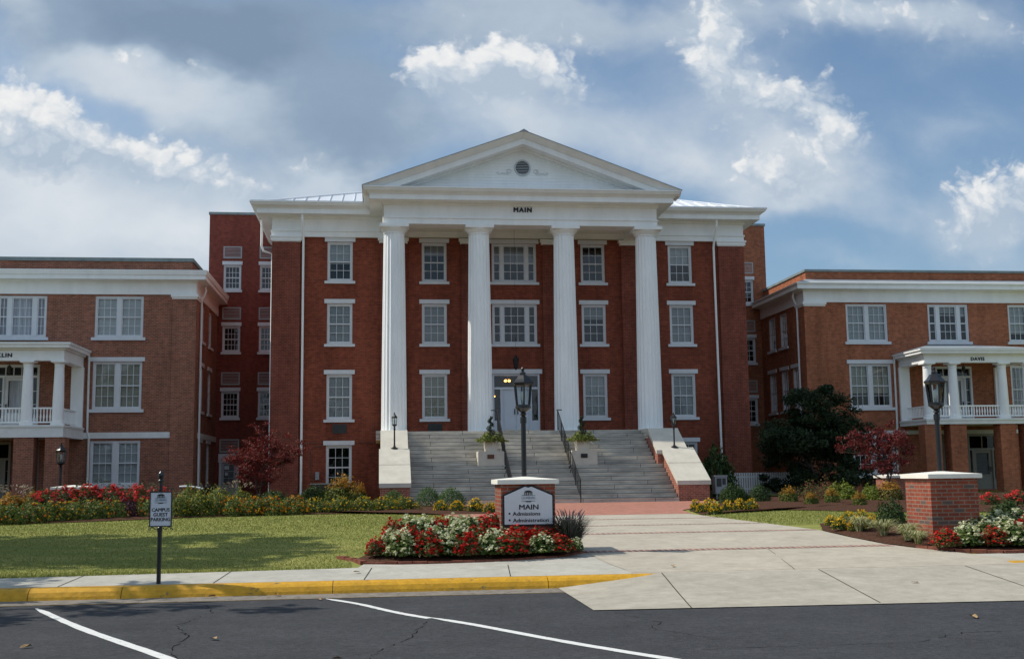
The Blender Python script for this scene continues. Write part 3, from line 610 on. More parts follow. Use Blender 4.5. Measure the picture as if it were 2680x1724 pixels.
# entrance
DX0, DX1 = 5.44, 7.74
holes.append((DX0, DX1, ZF, 6.36))
f = MB(TF)
f.box(DX0, DX0+.09, .03, .2, ZF, 6.36); f.box(DX1-.09, DX1, .03, .2, ZF, 6.36); f.box(DX0+.09, DX1-.09, .03, .2, 6.27, 6.36); f.box(DX0+.09, DX1-.09, .02, .2, 5.62, 5.72)
f.box(5.83, 5.92, .02, .2, ZF, 5.62); f.box(7.26, 7.35, .02, .2, ZF, 5.62)
f.box(DX0+.09, 5.83, .05, .18, ZF, 4.12); f.box(7.35, DX1-.09, .05, .18, ZF, 4.12)
ent = f.build('entrance_frame', DOOR, main)
q = MB(TF)
for a, b, c, d in ((DX0+.09, 5.83, 4.12, 5.62), (7.35, DX1-.09, 4.12, 5.62), (DX0+.09, DX1-.09, 5.72, 6.27)): q.quad((a, .12, c), (b, .12, c), (b, .12, d), (a, .12, d))
q.build('pane', GLASS, ent, recalc=False)
q = MB(TF); q.box(DX0-.10, DX1+.12, -.06, .04, 6.362, 6.58); q.build('lintel', TRIM, ent)
for a, b in ((5.92, 6.585), (6.595, 7.26)):
    q = MB(TF); q.box(a, b, .10, .14, ZF+.01, 5.62); w_ = (b-a)
    for r0, r1 in ((3.62+.12, 4.25), (4.37, 4.75), (4.85, 5.45)):
        for c0 in (a+.09, a+w_/2+.03): q.box(c0, c0+w_/2-.12, .088, .099, r0, r1)
    dr = q.build('door', DOOR, main)
    q = MB(TF); q.box(a+.05, b-.05, .092, .0985, ZF+.05, ZF+.2); q.build('kick_plate', BRASS, dr)
    hx = b-.07 if a < 6 else a+.07
    q = MB(TF); q.box(hx-.025, hx+.025, .06, .099, 4.42, 4.68); q.build('handle', BLACK, dr)
w = MB(TF); wall(w, XL, XR, ZG-.3, 12.98, holes, .25)
w.T = None
w.quad((XL, YW, ZG-.3), (XL, 66, ZG-.3), (XL, 66, 14), (XL, YW, 14)); w.quad((XR, YW, ZG-.3), (XR, YW, 14), (XR, 66, 14), (XR, 66, ZG-.3))
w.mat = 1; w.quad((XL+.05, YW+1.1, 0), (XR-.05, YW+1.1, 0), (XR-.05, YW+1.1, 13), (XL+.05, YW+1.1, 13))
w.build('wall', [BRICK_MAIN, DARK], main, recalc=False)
COLX = [.70, 4.60, 8.58, 12.48]
for a, b in ((XL-.06, -3.72), (16.80, XR+.06)):
    q = MB(); q.box(a, b, YW-.13, YW+.02, ZG-.2, 12.70); s = -1 if a < 0 else 1
    q.box(a if s < 0 else b-.12, a+.12 if s < 0 else b, YW+.02, YW+1.2, ZG-.2, 12.70); q.build('pilaster', BRICK_PIL, main)
    q = MB(); q.box(a-.02, b+.02, YW-.15, YW+1.25, 12.70, 12.75); q.box(a-.07, b+.07, YW-.20, YW+1.3, 12.75, 12.90); q.box(a-.11, b+.11, YW-.24, YW+1.3, 12.90, 12.985); q.build('capital', WHITE, main)
for cxx in COLX:
    q = MB(); q.box(cxx-.62, cxx+.62, YW-.13, YW+.02, ZF, 12.68); q.build('pilaster', BRICK_PIL, main)
    q = MB(); q.box(cxx-.68, cxx+.68, YW-.19, YW-.005, 12.68, 12.80); q.box(cxx-.74, cxx+.74, YW-.25, YW-.005, 12.80, 12.94); q.build('capital', WHITE, main)
# entablature swept round the walls and the portico
prof = [(0, 12.945), (0, 13.20), (.05, 13.205), (.05, 13.26), (-.02, 13.265), (-.02, 13.80), (.04, 13.82), (.07, 13.93), (.64, 13.935), (.64, 14.16), (.68, 14.165), (.70, 14.20), (.76, 14.235), (.86, 14.30), (.92, 14.40), (.95, 14.41), (.95, 14.455), (-.9, 14.46), (-.9, 12.945)]
mb = MB(); mb.sweep(prof, [(-5.08, 66), (-5.08, 54.47), (.22, 54.47), (.22, 51.3), (12.94, 51.3), (12.94, 54.47), (18.14, 54.47), (18.14, 66)])
mb.build('entablature', WHITE, main)
mb = MB(); mb.box(1.08, 12.08, 52.15, 54.5, 13.55, 13.60)
for x in COLX[1:3]: mb.box(x-.35, x+.35, 52.15, 54.5, 13.30, 13.549)
mb.box(.3, 12.86, 54.44, 54.58, 12.99, 14.4); mb.box(.3, 12.86, 54.40, 54.439, 13.20, 13.27)
mb.build('porch_ceiling', WHITE, main)
# pediment: raking cornice as mitred strips, clapboard gable, roof behind
HW, ZE, ZA = 7.31, 14.46, 17.12; sl_ = (ZA-ZE)/HW
def rake(y0, y1, ztop_off, th, x_out, ytop=None):
    mb = MB()
    for s in (-1, 1):
        def pt(x, off, y): return (CX+.03+s*x, y, ZA-sl_*x+off)
        xo = x_out; yt = ytop if ytop is not None else y0
        vs = [pt(xo, ztop_off, yt), pt(0, ztop_off, yt), pt(0, ztop_off-th, y0), pt(xo, ztop_off-th, y0), pt(xo, ztop_off, y1), pt(0, ztop_off, y1), pt(0, ztop_off-th, y1), pt(xo, ztop_off-th, y1)]
        mb.add(vs, [(0, 1, 2, 3), (4, 7, 6, 5), (0, 4, 5, 1), (3, 2, 6, 7), (0, 3, 7, 4), (1, 5, 6, 2)])
    return mb
mb = rake(50.62, 51.5, .0, .24, HW, 50.33)
m2 = rake(50.66, 51.5, -.243, .27, 6.62); mb.add(m2.v, m2.f)
m2 = rake(51.18, 51.5, -.515, .10, 6.35); mb.add(m2.v, m2.f)
mb.build('raking_cornice', WHITE, main)
mb = rake(50.30, 60.5, .035, .033, HW+.03)
mb.prism([(CX+.03-.2, ZA-.03), (CX+.03, ZA+.09), (CX+.03+.2, ZA-.03)], 50.28, 60.5)
mb.build('gable_roof', ROOF_G, main)
mb = MB(); zb = 14.36; bh = .135; n = 16
for i in range(n):
    z0_, z1_ = zb+i*bh, zb+(i+1)*bh; h0 = (ZA-.5-z0_)/sl_; h1 = (ZA-.5-z1_)/sl_
    if h1 < 0: break
    c = CX+.03; mb.quad((c-h0, 51.36, z0_), (c+h0, 51.36, z0_), (c+h1, 51.378, z1_), (c-h1, 51.378, z1_)); mb.quad((c-h0, 51.36, z0_), (c+h0, 51.36, z0_), (c+h0, 51.40, z0_), (c-h0, 51.40, z0_))
mb.build('tympanum', WHITE, main, recalc=False)
f = MB(); vx, vz = 6.62, 15.66; R_ = .355
ring = [(vx+R_*math.cos(2*math.pi*k/32), 51.345, vz+R_*math.sin(2*math.pi*k/32)) for k in range(33)]
f.tube(ring, .04, 8, False)
for i in range(8):
    z = vz-.30+i*.078; hw = math.sqrt(max(0, R_**2-(z-vz)**2)); hw2 = math.sqrt(max(0, R_**2-(z+.03-vz)**2))
    if hw2 > .05: f.add([(vx-hw, 51.33, z), (vx+hw, 51.33, z), (vx+hw2, 51.365, z+.045), (vx-hw2, 51.365, z+.045)], [(0, 1, 2, 3)])
gv = f.build('round_vent', M('vent_paint', (.55, .57, .58), .6, .3), main)
q = MB(); q.add([(vx+R_*math.cos(2*math.pi*k/32), 51.352, vz+R_*math.sin(2*math.pi*k/32)) for k in range(32)], [tuple(range(32))]); q.build('backing', DKGREY, gv, recalc=False)
f = MB()
for s in (-1, 1):
    pts = []
    for i in range(15): a = -math.pi*.5+i*.62; r = .14-.006*i; pts.append((vx+s*(.62+r*math.cos(a)), 51.345, vz-.17+r*math.sin(a)))
    f.tube(pts[::-1]+[(vx+s*(.8), 51.345, vz-.30), (vx+s*.95, 51.345, vz-.26), (vx+s*1.08, 51.345, vz-.33), (vx+s*1.2, 51.345, vz-.25), (vx+s*1.12, 51.345, vz-.2)], .017, 6)
f.build('scroll_ornament', WHITE_OLD, main)
text('lettering', 'MAIN', .30, 6.60, 51.3, 13.66, BLACKM, main, .02, 0, .82, .017, 1.25)
# columns
def column_mesh():
    mb = MB(); NF = 20; K = 8; n = NF*K; vs = []; H = 12; z0, z1 = ZF+.02, 12.56
    for j in range(H+1):
        t = j/H; r = .575-(.575-.475)*(t**1.25); zc = z0+(z1-z0)*t
        for k in range(n):
            fl = math.sin(math.pi*((k % K)/K)); rr = r*(1-.062*fl**.8)
            a = 2*math.pi*k/n; vs.append((rr*math.cos(a), rr*math.sin(a), zc))
    mb.add(vs, [(j*n+k, j*n+(k+1) % n, (j+1)*n+(k+1) % n, (j+1)*n+k) for j in range(H) for k in range(n)])
    return mb
base = column_mesh()
for x in COLX:
    mb = MB(lambda a, b, c, x=x: (a+x, b+51.82, c)); mb.add(base.v, base.f); c = mb.build('column', WHITE, main, recalc=False)
    q = MB(); q.lathe(x, 51.82, [(.46, 12.53), (.495, 12.535), (.495, 12.57), (.48, 12.58), (.53, 12.64), (.62, 12.74), (.645, 12.79), (.60, 12.795)], 40); q.box(x-.655, x+.655, 51.165, 52.475, 12.79, 12.947); q.build('capital', WHITE, c)
    q = MB(); q.box(x-.64, x+.64, 51.18, 52.46, ZF+.004, ZF+.03); q.build('plinth', WHITE, c)
# roof with standing seams
mb = MB(); a, b, yf, yb = -5.75, 18.85, 53.85, 69.8; s = .355; D_ = (yb-yf)/2; zr = 14.45+D_*s
mb.add([(a, yf, 14.45), (b, yf, 14.45), (b, yb, 14.45), (a, yb, 14.45), (a+D_, yf+D_, zr), (b-D_, yf+D_, zr)], [(0, 1, 5, 4), (1, 2, 5), (2, 3, 4, 5), (3, 0, 4)])
x = a+.5
while x < b:
    run = min(D_, x-a, b-x)
    mb.add([(x-.02, yf, 14.45), (x+.02, yf, 14.45), (x+.02, yf+run, 14.45+run*s), (x-.02, yf+run, 14.45+run*s), (x, yf, 14.51), (x, yf+run, 14.51+run*s)], [(0, 4, 5, 3), (1, 2, 5, 4), (0, 1, 4)]); x += .58
for (p, q_) in (((a, yf, 14.47), (a+D_, yf+D_, zr+.02)), ((b, yf, 14.47), (b-D_, yf+D_, zr+.02)), ((a+D_, yf+D_, zr+.02), (b-D_, yf+D_, zr+.02))): mb.tube([p, q_], .07, 6)
mb.box(-6.0, -.75, 53.53, 53.9, 14.458, 14.49); mb.box(13.92, 19.06, 53.53, 53.9, 14.458, 14.49)
mb.build('roof', ROOF, main)
downpipe(main, [(-3.60, 53.95, 13.92), (-3.60, 53.95, 13.6), (-3.58, 54.3, 12.98), (-3.57, 54.42, 12.7), (-3.57, 54.46, .6)], .055)
downpipe(main, [(16.62, 53.95, 13.92), (16.60, 53.95, 13.6), (16.56, 54.3, 12.98), (16.55, 54.42, 12.6), (16.62, 54.46, .6)], .055)
downpipe(main, [(-5.6, 55.1, 13.9), (-5.6, 55.1, 12.6), (-5.5, 55.1, 12.35), (-5.08, 55.1, 12.2), (-5.08, 55.1, .6)], .06)
for a, b, c, d in ((-2.14, -1.48, 3.57, 4.0), (2.34, 3.02, 3.55, 4.0)):
    q = MB(); q.box(a, b, YW-.02, YW-.001, c, d)
    for i in range(7): q.box(a+.04, b-.04, YW-.035, YW-.021, c+.04+i*.055, c+.07+i*.055)
    q.build('air_grille', DKGREY, main)
mb = MB(); mb.tube([(-3.5, YW-.03, 3.13), (-2.6, YW-.03, 3.12)], .015, 6); mb.tube([(-2.55, YW-.03, 2.96), (-3.0, YW-.03, 2.96), (-3.12, YW-.03, 2.85), (-3.12, YW-.03, 1.62), (-3.02, YW-.03, 1.52), (-2.9, YW-.03, 1.52)], .018, 6)
mb.tube([(-1.05, YW-.03, 3.13), (.05, YW-.03, 3.10)], .013, 6)
mb.build('conduit', M('conduit_brown', (.16, .09, .07), .7, .2), main)
mb = MB(); mb.box(-2.92, -2.74, YW-.14, YW-.002, 1.42, 1.78); mb.box(-2.90, -2.76, YW-.155, YW-.14, 1.55, 1.75); mb.build('meter_box', GREY, main)
mb = MB(); mb.box(8.95, 9.0, YW-.01, YW-.002, 4.7, 4.9); mb.box(8.25, 8.55, YW-.03, YW-.002, 4.55, 4.9); mb.build('wall_plaque', DKGREY, main)
# granite steps, cheek walls, handrails
mb = MB(); NR = 18; RH = (ZF-ZG)/NR; TD = .306; YS = 44.8
for i in range(NR):
    y0 = YS+TD*i; y1 = y0+TD if i < NR-1 else 54.6
    xa, xb = (1.22, 11.87) if i < 9 else (1.18, 11.62)
    mb.box(xa, xb, y0, y1, ZG-.1 if i == 0 else ZG+RH*i-.06, ZG+RH*(i+1))
    mb.box(xa, xb, y0-.02, y0, ZG+RH*(i+1)-.05, ZG+RH*(i+1))
mb.box(-.1, 1.17, 48.9, 54.59, ZF-.4, ZF-.004); mb.box(11.63, 12.9, 48.9, 54.59, ZF-.4, ZF-.004)
mb.build('steps', GRANITE, main)
mb = MB(); mb.box(.1, 1.1, 49.0, 54.55, ZG-.2, ZF-.41); mb.box(11.7, 12.75, 49.0, 54.55, ZG-.2, ZF-.41); mb.build('porch_base', BRICK_CHEEK, main)
def cheek(xa, xb, y0, z0, y1, z1, yback, cap_over, front):
    # sloped brick wall with a stone coping whose lower end is a square nose
    w = MB(); w.prism([(y0+.05, ZG-.1), (yback, ZG-.1), (yback, z1-.15), (y1, z1-.16), (y0+.05, z0-.16)], xa+cap_over, xb-cap_over, 'x'); wo = w.build('stair_wall', BRICK_CHEEK, main)
    c = MB(); th = .17
    c.prism([(y0, z0-th), (y1, z1-th), (yback, z1-th), (yback, z1), (y1, z1), (y0, z0)], xa, xb, 'x')
    o = c.build('coping', STONE, wo)
    j = MB(); n = 1 if front else 0
    if front:
        t = .52; yj = y0+(y1-y0)*t; zj = z0+(z1-z0)*t; dy = .012; dzz = dy*(z1-z0)/(y1-y0)
        j.add([(xa, yj, zj+.003), (xb, yj, zj+.003), (xb, yj+dy*1.5, zj+dzz*1.5+.003), (xa, yj+dy*1.5, zj+dzz*1.5+.003)], [(0, 1, 2, 3)]); j.build('joint', JOINT, wo, recalc=False)
cheek(.03, 1.27, 44.90, 1.28, 47.36, 2.66, 47.6, .05, True)
cheek(.09, 1.22, 47.30, 2.60, 48.82, 3.475, 52.5, .05, False)
cheek(11.84, 13.22, 44.90, 1.24, 47.36, 2.60, 47.6, .05, True)
cheek(11.60, 12.95, 47.20, 2.50, 48.80, 3.475, 52.5, .05, False)
for hx in (5.2, 7.88):
    mb = MB()
    for (ya, za), (yb_, zb_), npost in (((44.62, ZG), (46.95, 1.64), 3), ((47.25, 1.86), (50.1, ZF), 4)):
        for off in (.90, .18): mb.tube([(hx, ya, za+off), (hx, yb_, zb_+off)], .019 if off > .5 else .012, 8)
        for i in range(npost):
            t = i/(npost-1); y = ya+(yb_-ya)*t; z = za+(zb_-za)*t; mb.tube([(hx, y, z-.08), (hx, y, z+.92)], .022, 8)
        nb = int((yb_-ya)/.12)
        for i in range(1, nb): t = i/nb; y = ya+(yb_-ya)*t; z = za+(zb_-za)*t; mb.tube([(hx, y, z+.18), (hx, y, z+.90)], .007, 5)
    mb.tube([(hx, 50.1, ZF+.90), (hx, 50.4, ZF+.92), (hx+(.25 if hx > 6 else -.25), 50.42, ZF+.92)], .022, 8)
    mb.build('handrail', BLACK, main)

# ------------------------------------------------------------------ the two side wings
def wing(label, s, XC, YF, dz, BR, P):
    root = thing('brick_wing', label, 'building', (XC+s*8, YF, ZG))
    T = lambda u, d, z: (XC+s*u, YF+d, z)
    TS = lambda u, d, z: (XC+s*d, u, z)           # inner side wall, u runs back along Y
    hs = []
    W2 = [(.93, 3), (.93, 3)]; W3 = [(.36, 2 if s < 0 else 1), (.94, 3), (.36, 1)]
    for uc, bb, bl in P['up']: hs.append(window(root, T, uc, 8.14+dz, 10.12+dz, bb, 4, None, .14, bl, mull=.20))
    for uc, bl in P['mid']: hs.append(window(root, T, uc, 4.74+dz, 7.0+dz, W2, 4, .2, .15, bl, mull=.22))
    for uc, bl in P['low']: hs.append(window(root, T, uc, 1.28, 3.36, W2, 4, None, .14, bl, mull=.24))
    # porch doorways
    pu = P['pu']
    def doorway(uc, w, z0, z1, tz, frame, leaf_, side_, tn, nm):
        a, b = uc-w/2, uc+w/2; f = MB(T); g = MB(T)
        f.box(a, a+.1, -.03, .16, z0, z1); f.box(b-.1, b, -.03, .16, z0, z1); f.box(a+.1, b-.1, -.03, .16, z1-.12, z1); f.box(a+.1, b-.1, -.02, .16, tz-.05, tz+.05)
        for k in range(1, tn): x = a+.1+(w-.2)*k/tn; f.box(x-.02, x+.02, .03, .1, tz+.05, z1-.12)
        l, r = a+.1+side_, b-.1-side_
        f.box(l-.08, l, -.02, .16, z0, tz-.05); f.box(r, r+.08, -.02, .16, z0, tz-.05)
        g.quad((a+.1, .07, tz+.05), (b-.1, .07, tz+.05), (b-.1, .07, z1-.12), (a+.1, .07, z1-.12))
        for p, q in ((a+.1, l-.08), (r+.08, b-.1)):
            g.quad((p, .07, z0+.5), (q, .07, z0+.5), (q, .07, tz-.05), (p, .07, tz-.05)); f.box(p, q, .0, .14, z0, z0+.5)
            for k in (1, 2): f.box(p, q, .04, .1, z0+.5+(tz-.55-z0)*k/3-.015, z0+.5+(tz-.55-z0)*k/3+.015)
        fo = f.build(nm, frame, root); g.build('pane', GLASS, fo, recalc=False)
        d = MB(T); d.box(l, l+.16, .05, .1, z0, tz-.05); d.box(r-.16, r, .05, .1, z0, tz-.05); d.box(l+.16, r-.16, .05, .1, z0, z0+.75); d.box(l+.16, r-.16, .05, .1, tz-.2, tz-.05); do = d.build('door', leaf_, root)
        g = MB(T); g.quad((l+.16, .08, z0+.75), (r-.16, .08, z0+.75), (r-.16, .08, tz-.2), (l+.16, .08, tz-.2)); g.build('pane', GLASS, do, recalc=False)
        g = MB(T); g.box(l+.2, r-.2, .15, .16, z0+.75, tz-.2); g.build('curtain', CURTAIN if nm == 'porch_doorway' else BLIND, do)
        h = MB(T); h.box(r-.13, r-.08, .0, .049, z0+.9, z0+1.15); h.build('handle', DKGREY, do)
        hs.append((a+.004, b-.004, z0, z1-.004))
    doorway(pu+.12, 2.0, 3.86+dz, 6.85+dz, 6.3+dz, TRIM, TRIM, .33, 5, 'porch_doorway')
    doorway(P['du'], 1.62, .5, 3.34, 2.55, TAN, TAN, .2, 2, 'ground_doorway')
    hs.append(window(root, T, pu-.78, .75, 3.34, [(.32, 1)], 3, None, None, None, frame=TAN, split=False, jamb=.05))
    hs.append(window(root, T, pu+3.75, 4.4+dz, 6.9+dz, [(.75, 3)], 4, None, None, [(CURTAIN, 1)]))
    w = MB(T); wall(w, 0, 30, ZG-.3, 10.25+dz, hs, .2)
    side = []
    for yc in P['sy']:
        side.append(window(root, TS, yc, 8.2+dz, 10.05+dz, [(.95, 3)], 4, None, .13, [(BLIND, .6)]))
    for yc in P['sm']:
        side.append(window(root, TS, yc, 4.75+dz, 6.95+dz, [(.95, 3)], 4, .2, .13, [(BLIND, .8)]))
    if P.get('sl'):
        for yc in P['sl']: side.append(window(root, TS, yc, 1.25, 3.3, [(.95, 3)], 4, .2, .13, None))
    w.T = TS; wall(w, YF, 70, ZG-.3, 10.25+dz, side, .2); w.T = T
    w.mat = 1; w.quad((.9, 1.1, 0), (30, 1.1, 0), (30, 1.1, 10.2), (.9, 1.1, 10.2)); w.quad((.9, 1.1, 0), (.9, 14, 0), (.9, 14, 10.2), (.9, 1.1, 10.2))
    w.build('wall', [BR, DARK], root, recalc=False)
    q = MB(T); q.box(-.06, 1.03, -.10, .02, ZG-.2, 9.98+dz); q.box(-.06, .06, .02, 1.0, ZG-.2, 9.98+dz); q.build('pilaster', BR, root)
    q = MB(T); q.box(-.10, 1.07, -.14, 1.04, 9.98+dz, 10.07+dz); q.box(-.15, 1.12, -.19, 1.09, 10.07+dz, 10.205+dz); q.build('capital', WHITE, root)
    q = MB(T); q.box(-.05, pu-2.55, -.06, .03, P['band'][0], P['band'][1]); q.box(-.05, .03, .031, 14, P['band'][0], P['band'][1]); q.box(pu-2.551, 30, -.05, .03, P['band'][0], P['band'][1]); q.build('belt_course', WHITE_OLD, root)
    # frieze, cornice, little metal roof and parapet
    fb, so_, ct = 10.2+dz, P['soff']+dz, P['lip']+dz
    prof = [(.05, fb), (.05, so_-.10), (.10, so_-.02), (.52, so_), (.52, so_+.2), (.56, so_+.21), (.60, ct-.03), (.60, ct), (-.22, 11.42+dz), (-.3, 11.42+dz), (-.3, fb)]
    path = [(XC+30, YF), (XC, YF), (XC, 70)]
    if s > 0: path = [(XC, 70), (XC, YF), (XC+30, YF)]
    else: path = [(XC-30, YF), (XC, YF), (XC, 70)]
    q = MB(); q.sweep(prof, path); q.build('cornice', WHITE, root)
    q = MB(); q.sweep([(.56, ct+.004), (-.21, 11.43+dz), (-.21, 11.44+dz), (.56, ct+.012)], path); q.build('eave_roof', ROOF_G, root)
    q = MB(); q.sweep([(-.22, 11.3+dz), (-.22, 11.84+dz), (-.5, 11.84+dz), (-.5, 11.3+dz)], path); pa = q.build('parapet', BR, root)
    q = MB(); q.sweep([(-.16, 11.842+dz), (-.16, 11.96+dz+P.get('capx', 0)), (-.56, 11.96+dz+P.get('capx', 0)), (-.56, 11.842+dz)], path); q.build('parapet_cap', CAP_G, pa)
    q = MB(T); q.box(.4, 30, .4, 14, 11.35+dz, 11.5+dz); q.build('flat_roof', ROOF_G, root)
    # porch
    yp = P['yp']; TP = lambda u, d, z: (XC+s*u, yp+d, z); dep = YF-yp
    pz = P['pz']; hw = 2.95
    q = MB(TP); q.box(pu-hw, pu+hw, -.32, dep-.002, pz['db'], pz['dt']); q.box(pu-hw-.04, pu+hw+.04, -.36, dep-.002, pz['dt']-.10, pz['dt']-.02); q.build('porch_floor', WHITE_OLD, root)
    for du in (-2.62, -1.30, 1.30, 2.62):
        q = MB(); x, y, _ = TP(pu+du, 0, 0)
        q.lathe(x, y, [(.30, pz['dt']), (.30, pz['dt']+.09), (.265, pz['dt']+.10), (.27, pz['dt']+.16), (.245, pz['dt']+.19), (.238, pz['dt']+1.1), (.20, pz['ab']-.22), (.22, pz['ab']-.20), (.205, pz['ab']-.17), (.205, pz['ab']-.11), (.27, pz['ab']-.03)], 28)
        q.box(x-.30, x+.30, y-.30, y+.30, pz['ab']-.03, pz['ab']+.05); q.build('porch_column', WHITE, root, smooth=False)
        q = MB(TP); q.box(pu+du-.42, pu+du+.42, -.27, .40, ZG-.1, pz['db']-.002); q.build('porch_pier', BR, root)
    for du in (-2.62, 2.62):
        q = MB(TP); q.box(pu+du-.28, pu+du+.28, dep-.14, dep-.002, pz['dt'], pz['ab']+.05); q.build('porch_pilaster', WHITE, root)
    for a, b in ((-2.37, -1.55), (-1.05, 1.05), (1.55, 2.37)):
        q = MB(TP); q.box(pu+a, pu+b, -.05, .05, pz['rt']-.07, pz['rt']); q.box(pu+a, pu+b, -.04, .04, pz['dt']+.10, pz['dt']+.16)
        n = max(3, round((b-a)/.14)); zl, zh = pz['dt']+.16, pz['rt']-.07
        for k in range(n):
            x, y, _ = TP(pu+a+(b-a)*(k+.5)/n, 0, 0); q.T = None; q.lathe(x, y, [(.022, zl), (.028, zl+.1), (.04, zl+.2), (.022, zl+.36), (.03, zh)], 8); q.T = TP
        q.build('railing', WHITE, root)
    for du in (-2.62, 2.62):
        q = MB(TP); q.box(pu+du-.05, pu+du+.05, .3, dep-.3, pz['rt']-.07, pz['rt']); q.box(pu+du-.04, pu+du+.04, .3, dep-.3, pz['dt']+.10, pz['dt']+.16)
        n = 12
        for k in range(n): y0 = .34+(dep-.68)*(k+.5)/n; q.box(pu+du-.02, pu+du+.02, y0-.022, y0+.022, pz['dt']+.16, pz['rt']-.07)
        q.build('railing', WHITE, root)
    ab, ctp = pz['ab']+.052, pz['ct']
    q = MB(TP); o_ = 2.85
    q.box(pu-o_, pu+o_, -.22, .22, ab, ctp-.32); q.box(pu-o_, pu-o_+.44, .221, dep-.002, ab, ctp-.32); q.box(pu+o_-.44, pu+o_, .221, dep-.002, ab, ctp-.32)
    q.box(pu-o_+.44, pu+o_-.44, .221, dep-.003, ctp-.36, ctp-.33)
    q.box(pu-o_-.10, pu+o_+.10, -.32, dep-.002, ctp-.318, ctp-.24); q.box(pu-o_-.28, pu+o_+.28, -.50, dep-.002, ctp-.238, ctp-.10); q.box(pu-o_-.34, pu+o_+.34, -.56, dep-.002, ctp-.098, ctp)
    po = q.build('porch_entablature', WHITE, root)
    q = MB(TP); e0 = o_+.36; zt = pz['rt2']; q.add([(pu-e0, -.58, ctp+.002), (pu+e0, -.58, ctp+.002), (pu+e0, dep-.003, ctp+.002), (pu-e0, dep-.003, ctp+.002), (pu-e0+2.0, dep-.003, zt), (pu+e0-2.0, dep-.003, zt)], [(0, 1, 5, 4), (1, 2, 5), (3, 0, 4), (2, 3, 4, 5)]); q.build('porch_roof', ROOF_G, root)
    text('lettering', P['name'], .24, *TP(pu-.05*s, -.225, (ab+ctp-.32)/2+.0), BLACKM, root, .012, 0, P['nw'], .013, 1.2)
    x, y, _ = TP(pu, dep*.5, 0); q = MB(); q.tube([(x, y, ctp-.36), (x, y, ab-.05)], .012, 5); q.lathe(x, y, [(.02, ab-.02), (.10, ab-.10), (.07, ab-.34), (.02, ab-.40)], 6); q.build('porch_lantern', BLACK, root)
    xd = pu-hw-.16
    downpipe(root, [T(xd, -.3, ctp-.05), T(xd, -.1, ctp-.28), T(xd, -.07, ctp-.5), T(xd-.02, -.07, 3.7+dz), T(xd-.10, -.07, 3.45+dz), T(xd-.10, -.07, .6)], .05, WHITE_OLD)
    y_ = P['cp']; downpipe(root, [(XC-s*.25, y_, so_-.02), (XC-s*.28, y_, so_-.25), (XC-s*.20, y_, so_-.5), (XC-s*.08, y_, so_-.7), (XC-s*.08, y_, 3.7), (XC-s*.09, y_, .6)], .055)
    return root
LW = wing('brown brick two storey wing whose porch name ends in KLIN', -1, -8.72, 55.6, .08, BRICK_L, dict(
    up=[(3.52, [(.93, 3), (.93, 3)], [(BLIND_W, 1)]), (7.95, [(.36, 2), (.94, 3), (.36, 2)], [(CURTAIN, 1)]), (12.4, [(.93, 3), (.93, 3)], [(BLIND, 1)])],
    mid=[(3.52, [(BLIND_C, 1)])], low=[(3.52, [(BLIND_W, .97), (BLIND_W, .97)])], pu=7.92, du=9.0, sy=(57.9, 60.6), sm=(57.9, 60.6), sl=(57.9, 60.6), band=(3.46, 3.74), soff=10.86, lip=11.30, yp=52.4,
    pz=dict(db=3.42, dt=3.96, rt=4.74, ab=6.74, ct=7.58, rt2=8.02), name='FRANKLIN', nw=1.38, cp=57.0, capx=.05))
RW = wing('orange brick two storey wing with DAVIS lettered on its white porch', 1, 21.88, 56.4, 0, BRICK_R, dict(
    up=[(3.33, [(.93, 3), (.93, 3)], [(BLIND_W, 1)]), (7.80, [(.36, 1), (.94, 3), (.36, 1)], [(None, 0), (BLIND, .2), (BLIND, .3)]), (12.25, [(.93, 3), (.93, 3)], [(BLIND_W, .8)])],
    mid=[(3.38, [(BLIND_C, .68), (BLIND_C, .68)])], low=[(3.38, None)], pu=7.78, du=9.25, sy=(59.6, 61.4), sm=(57.95, 59.7, 61.6), band=(3.35, 3.55), soff=10.84, lip=11.15, yp=53.8,
    pz=dict(db=3.74, dt=4.02, rt=4.68, ab=6.74, ct=7.46, rt2=7.98), name='DAVIS', nw=.70, cp=57.25))

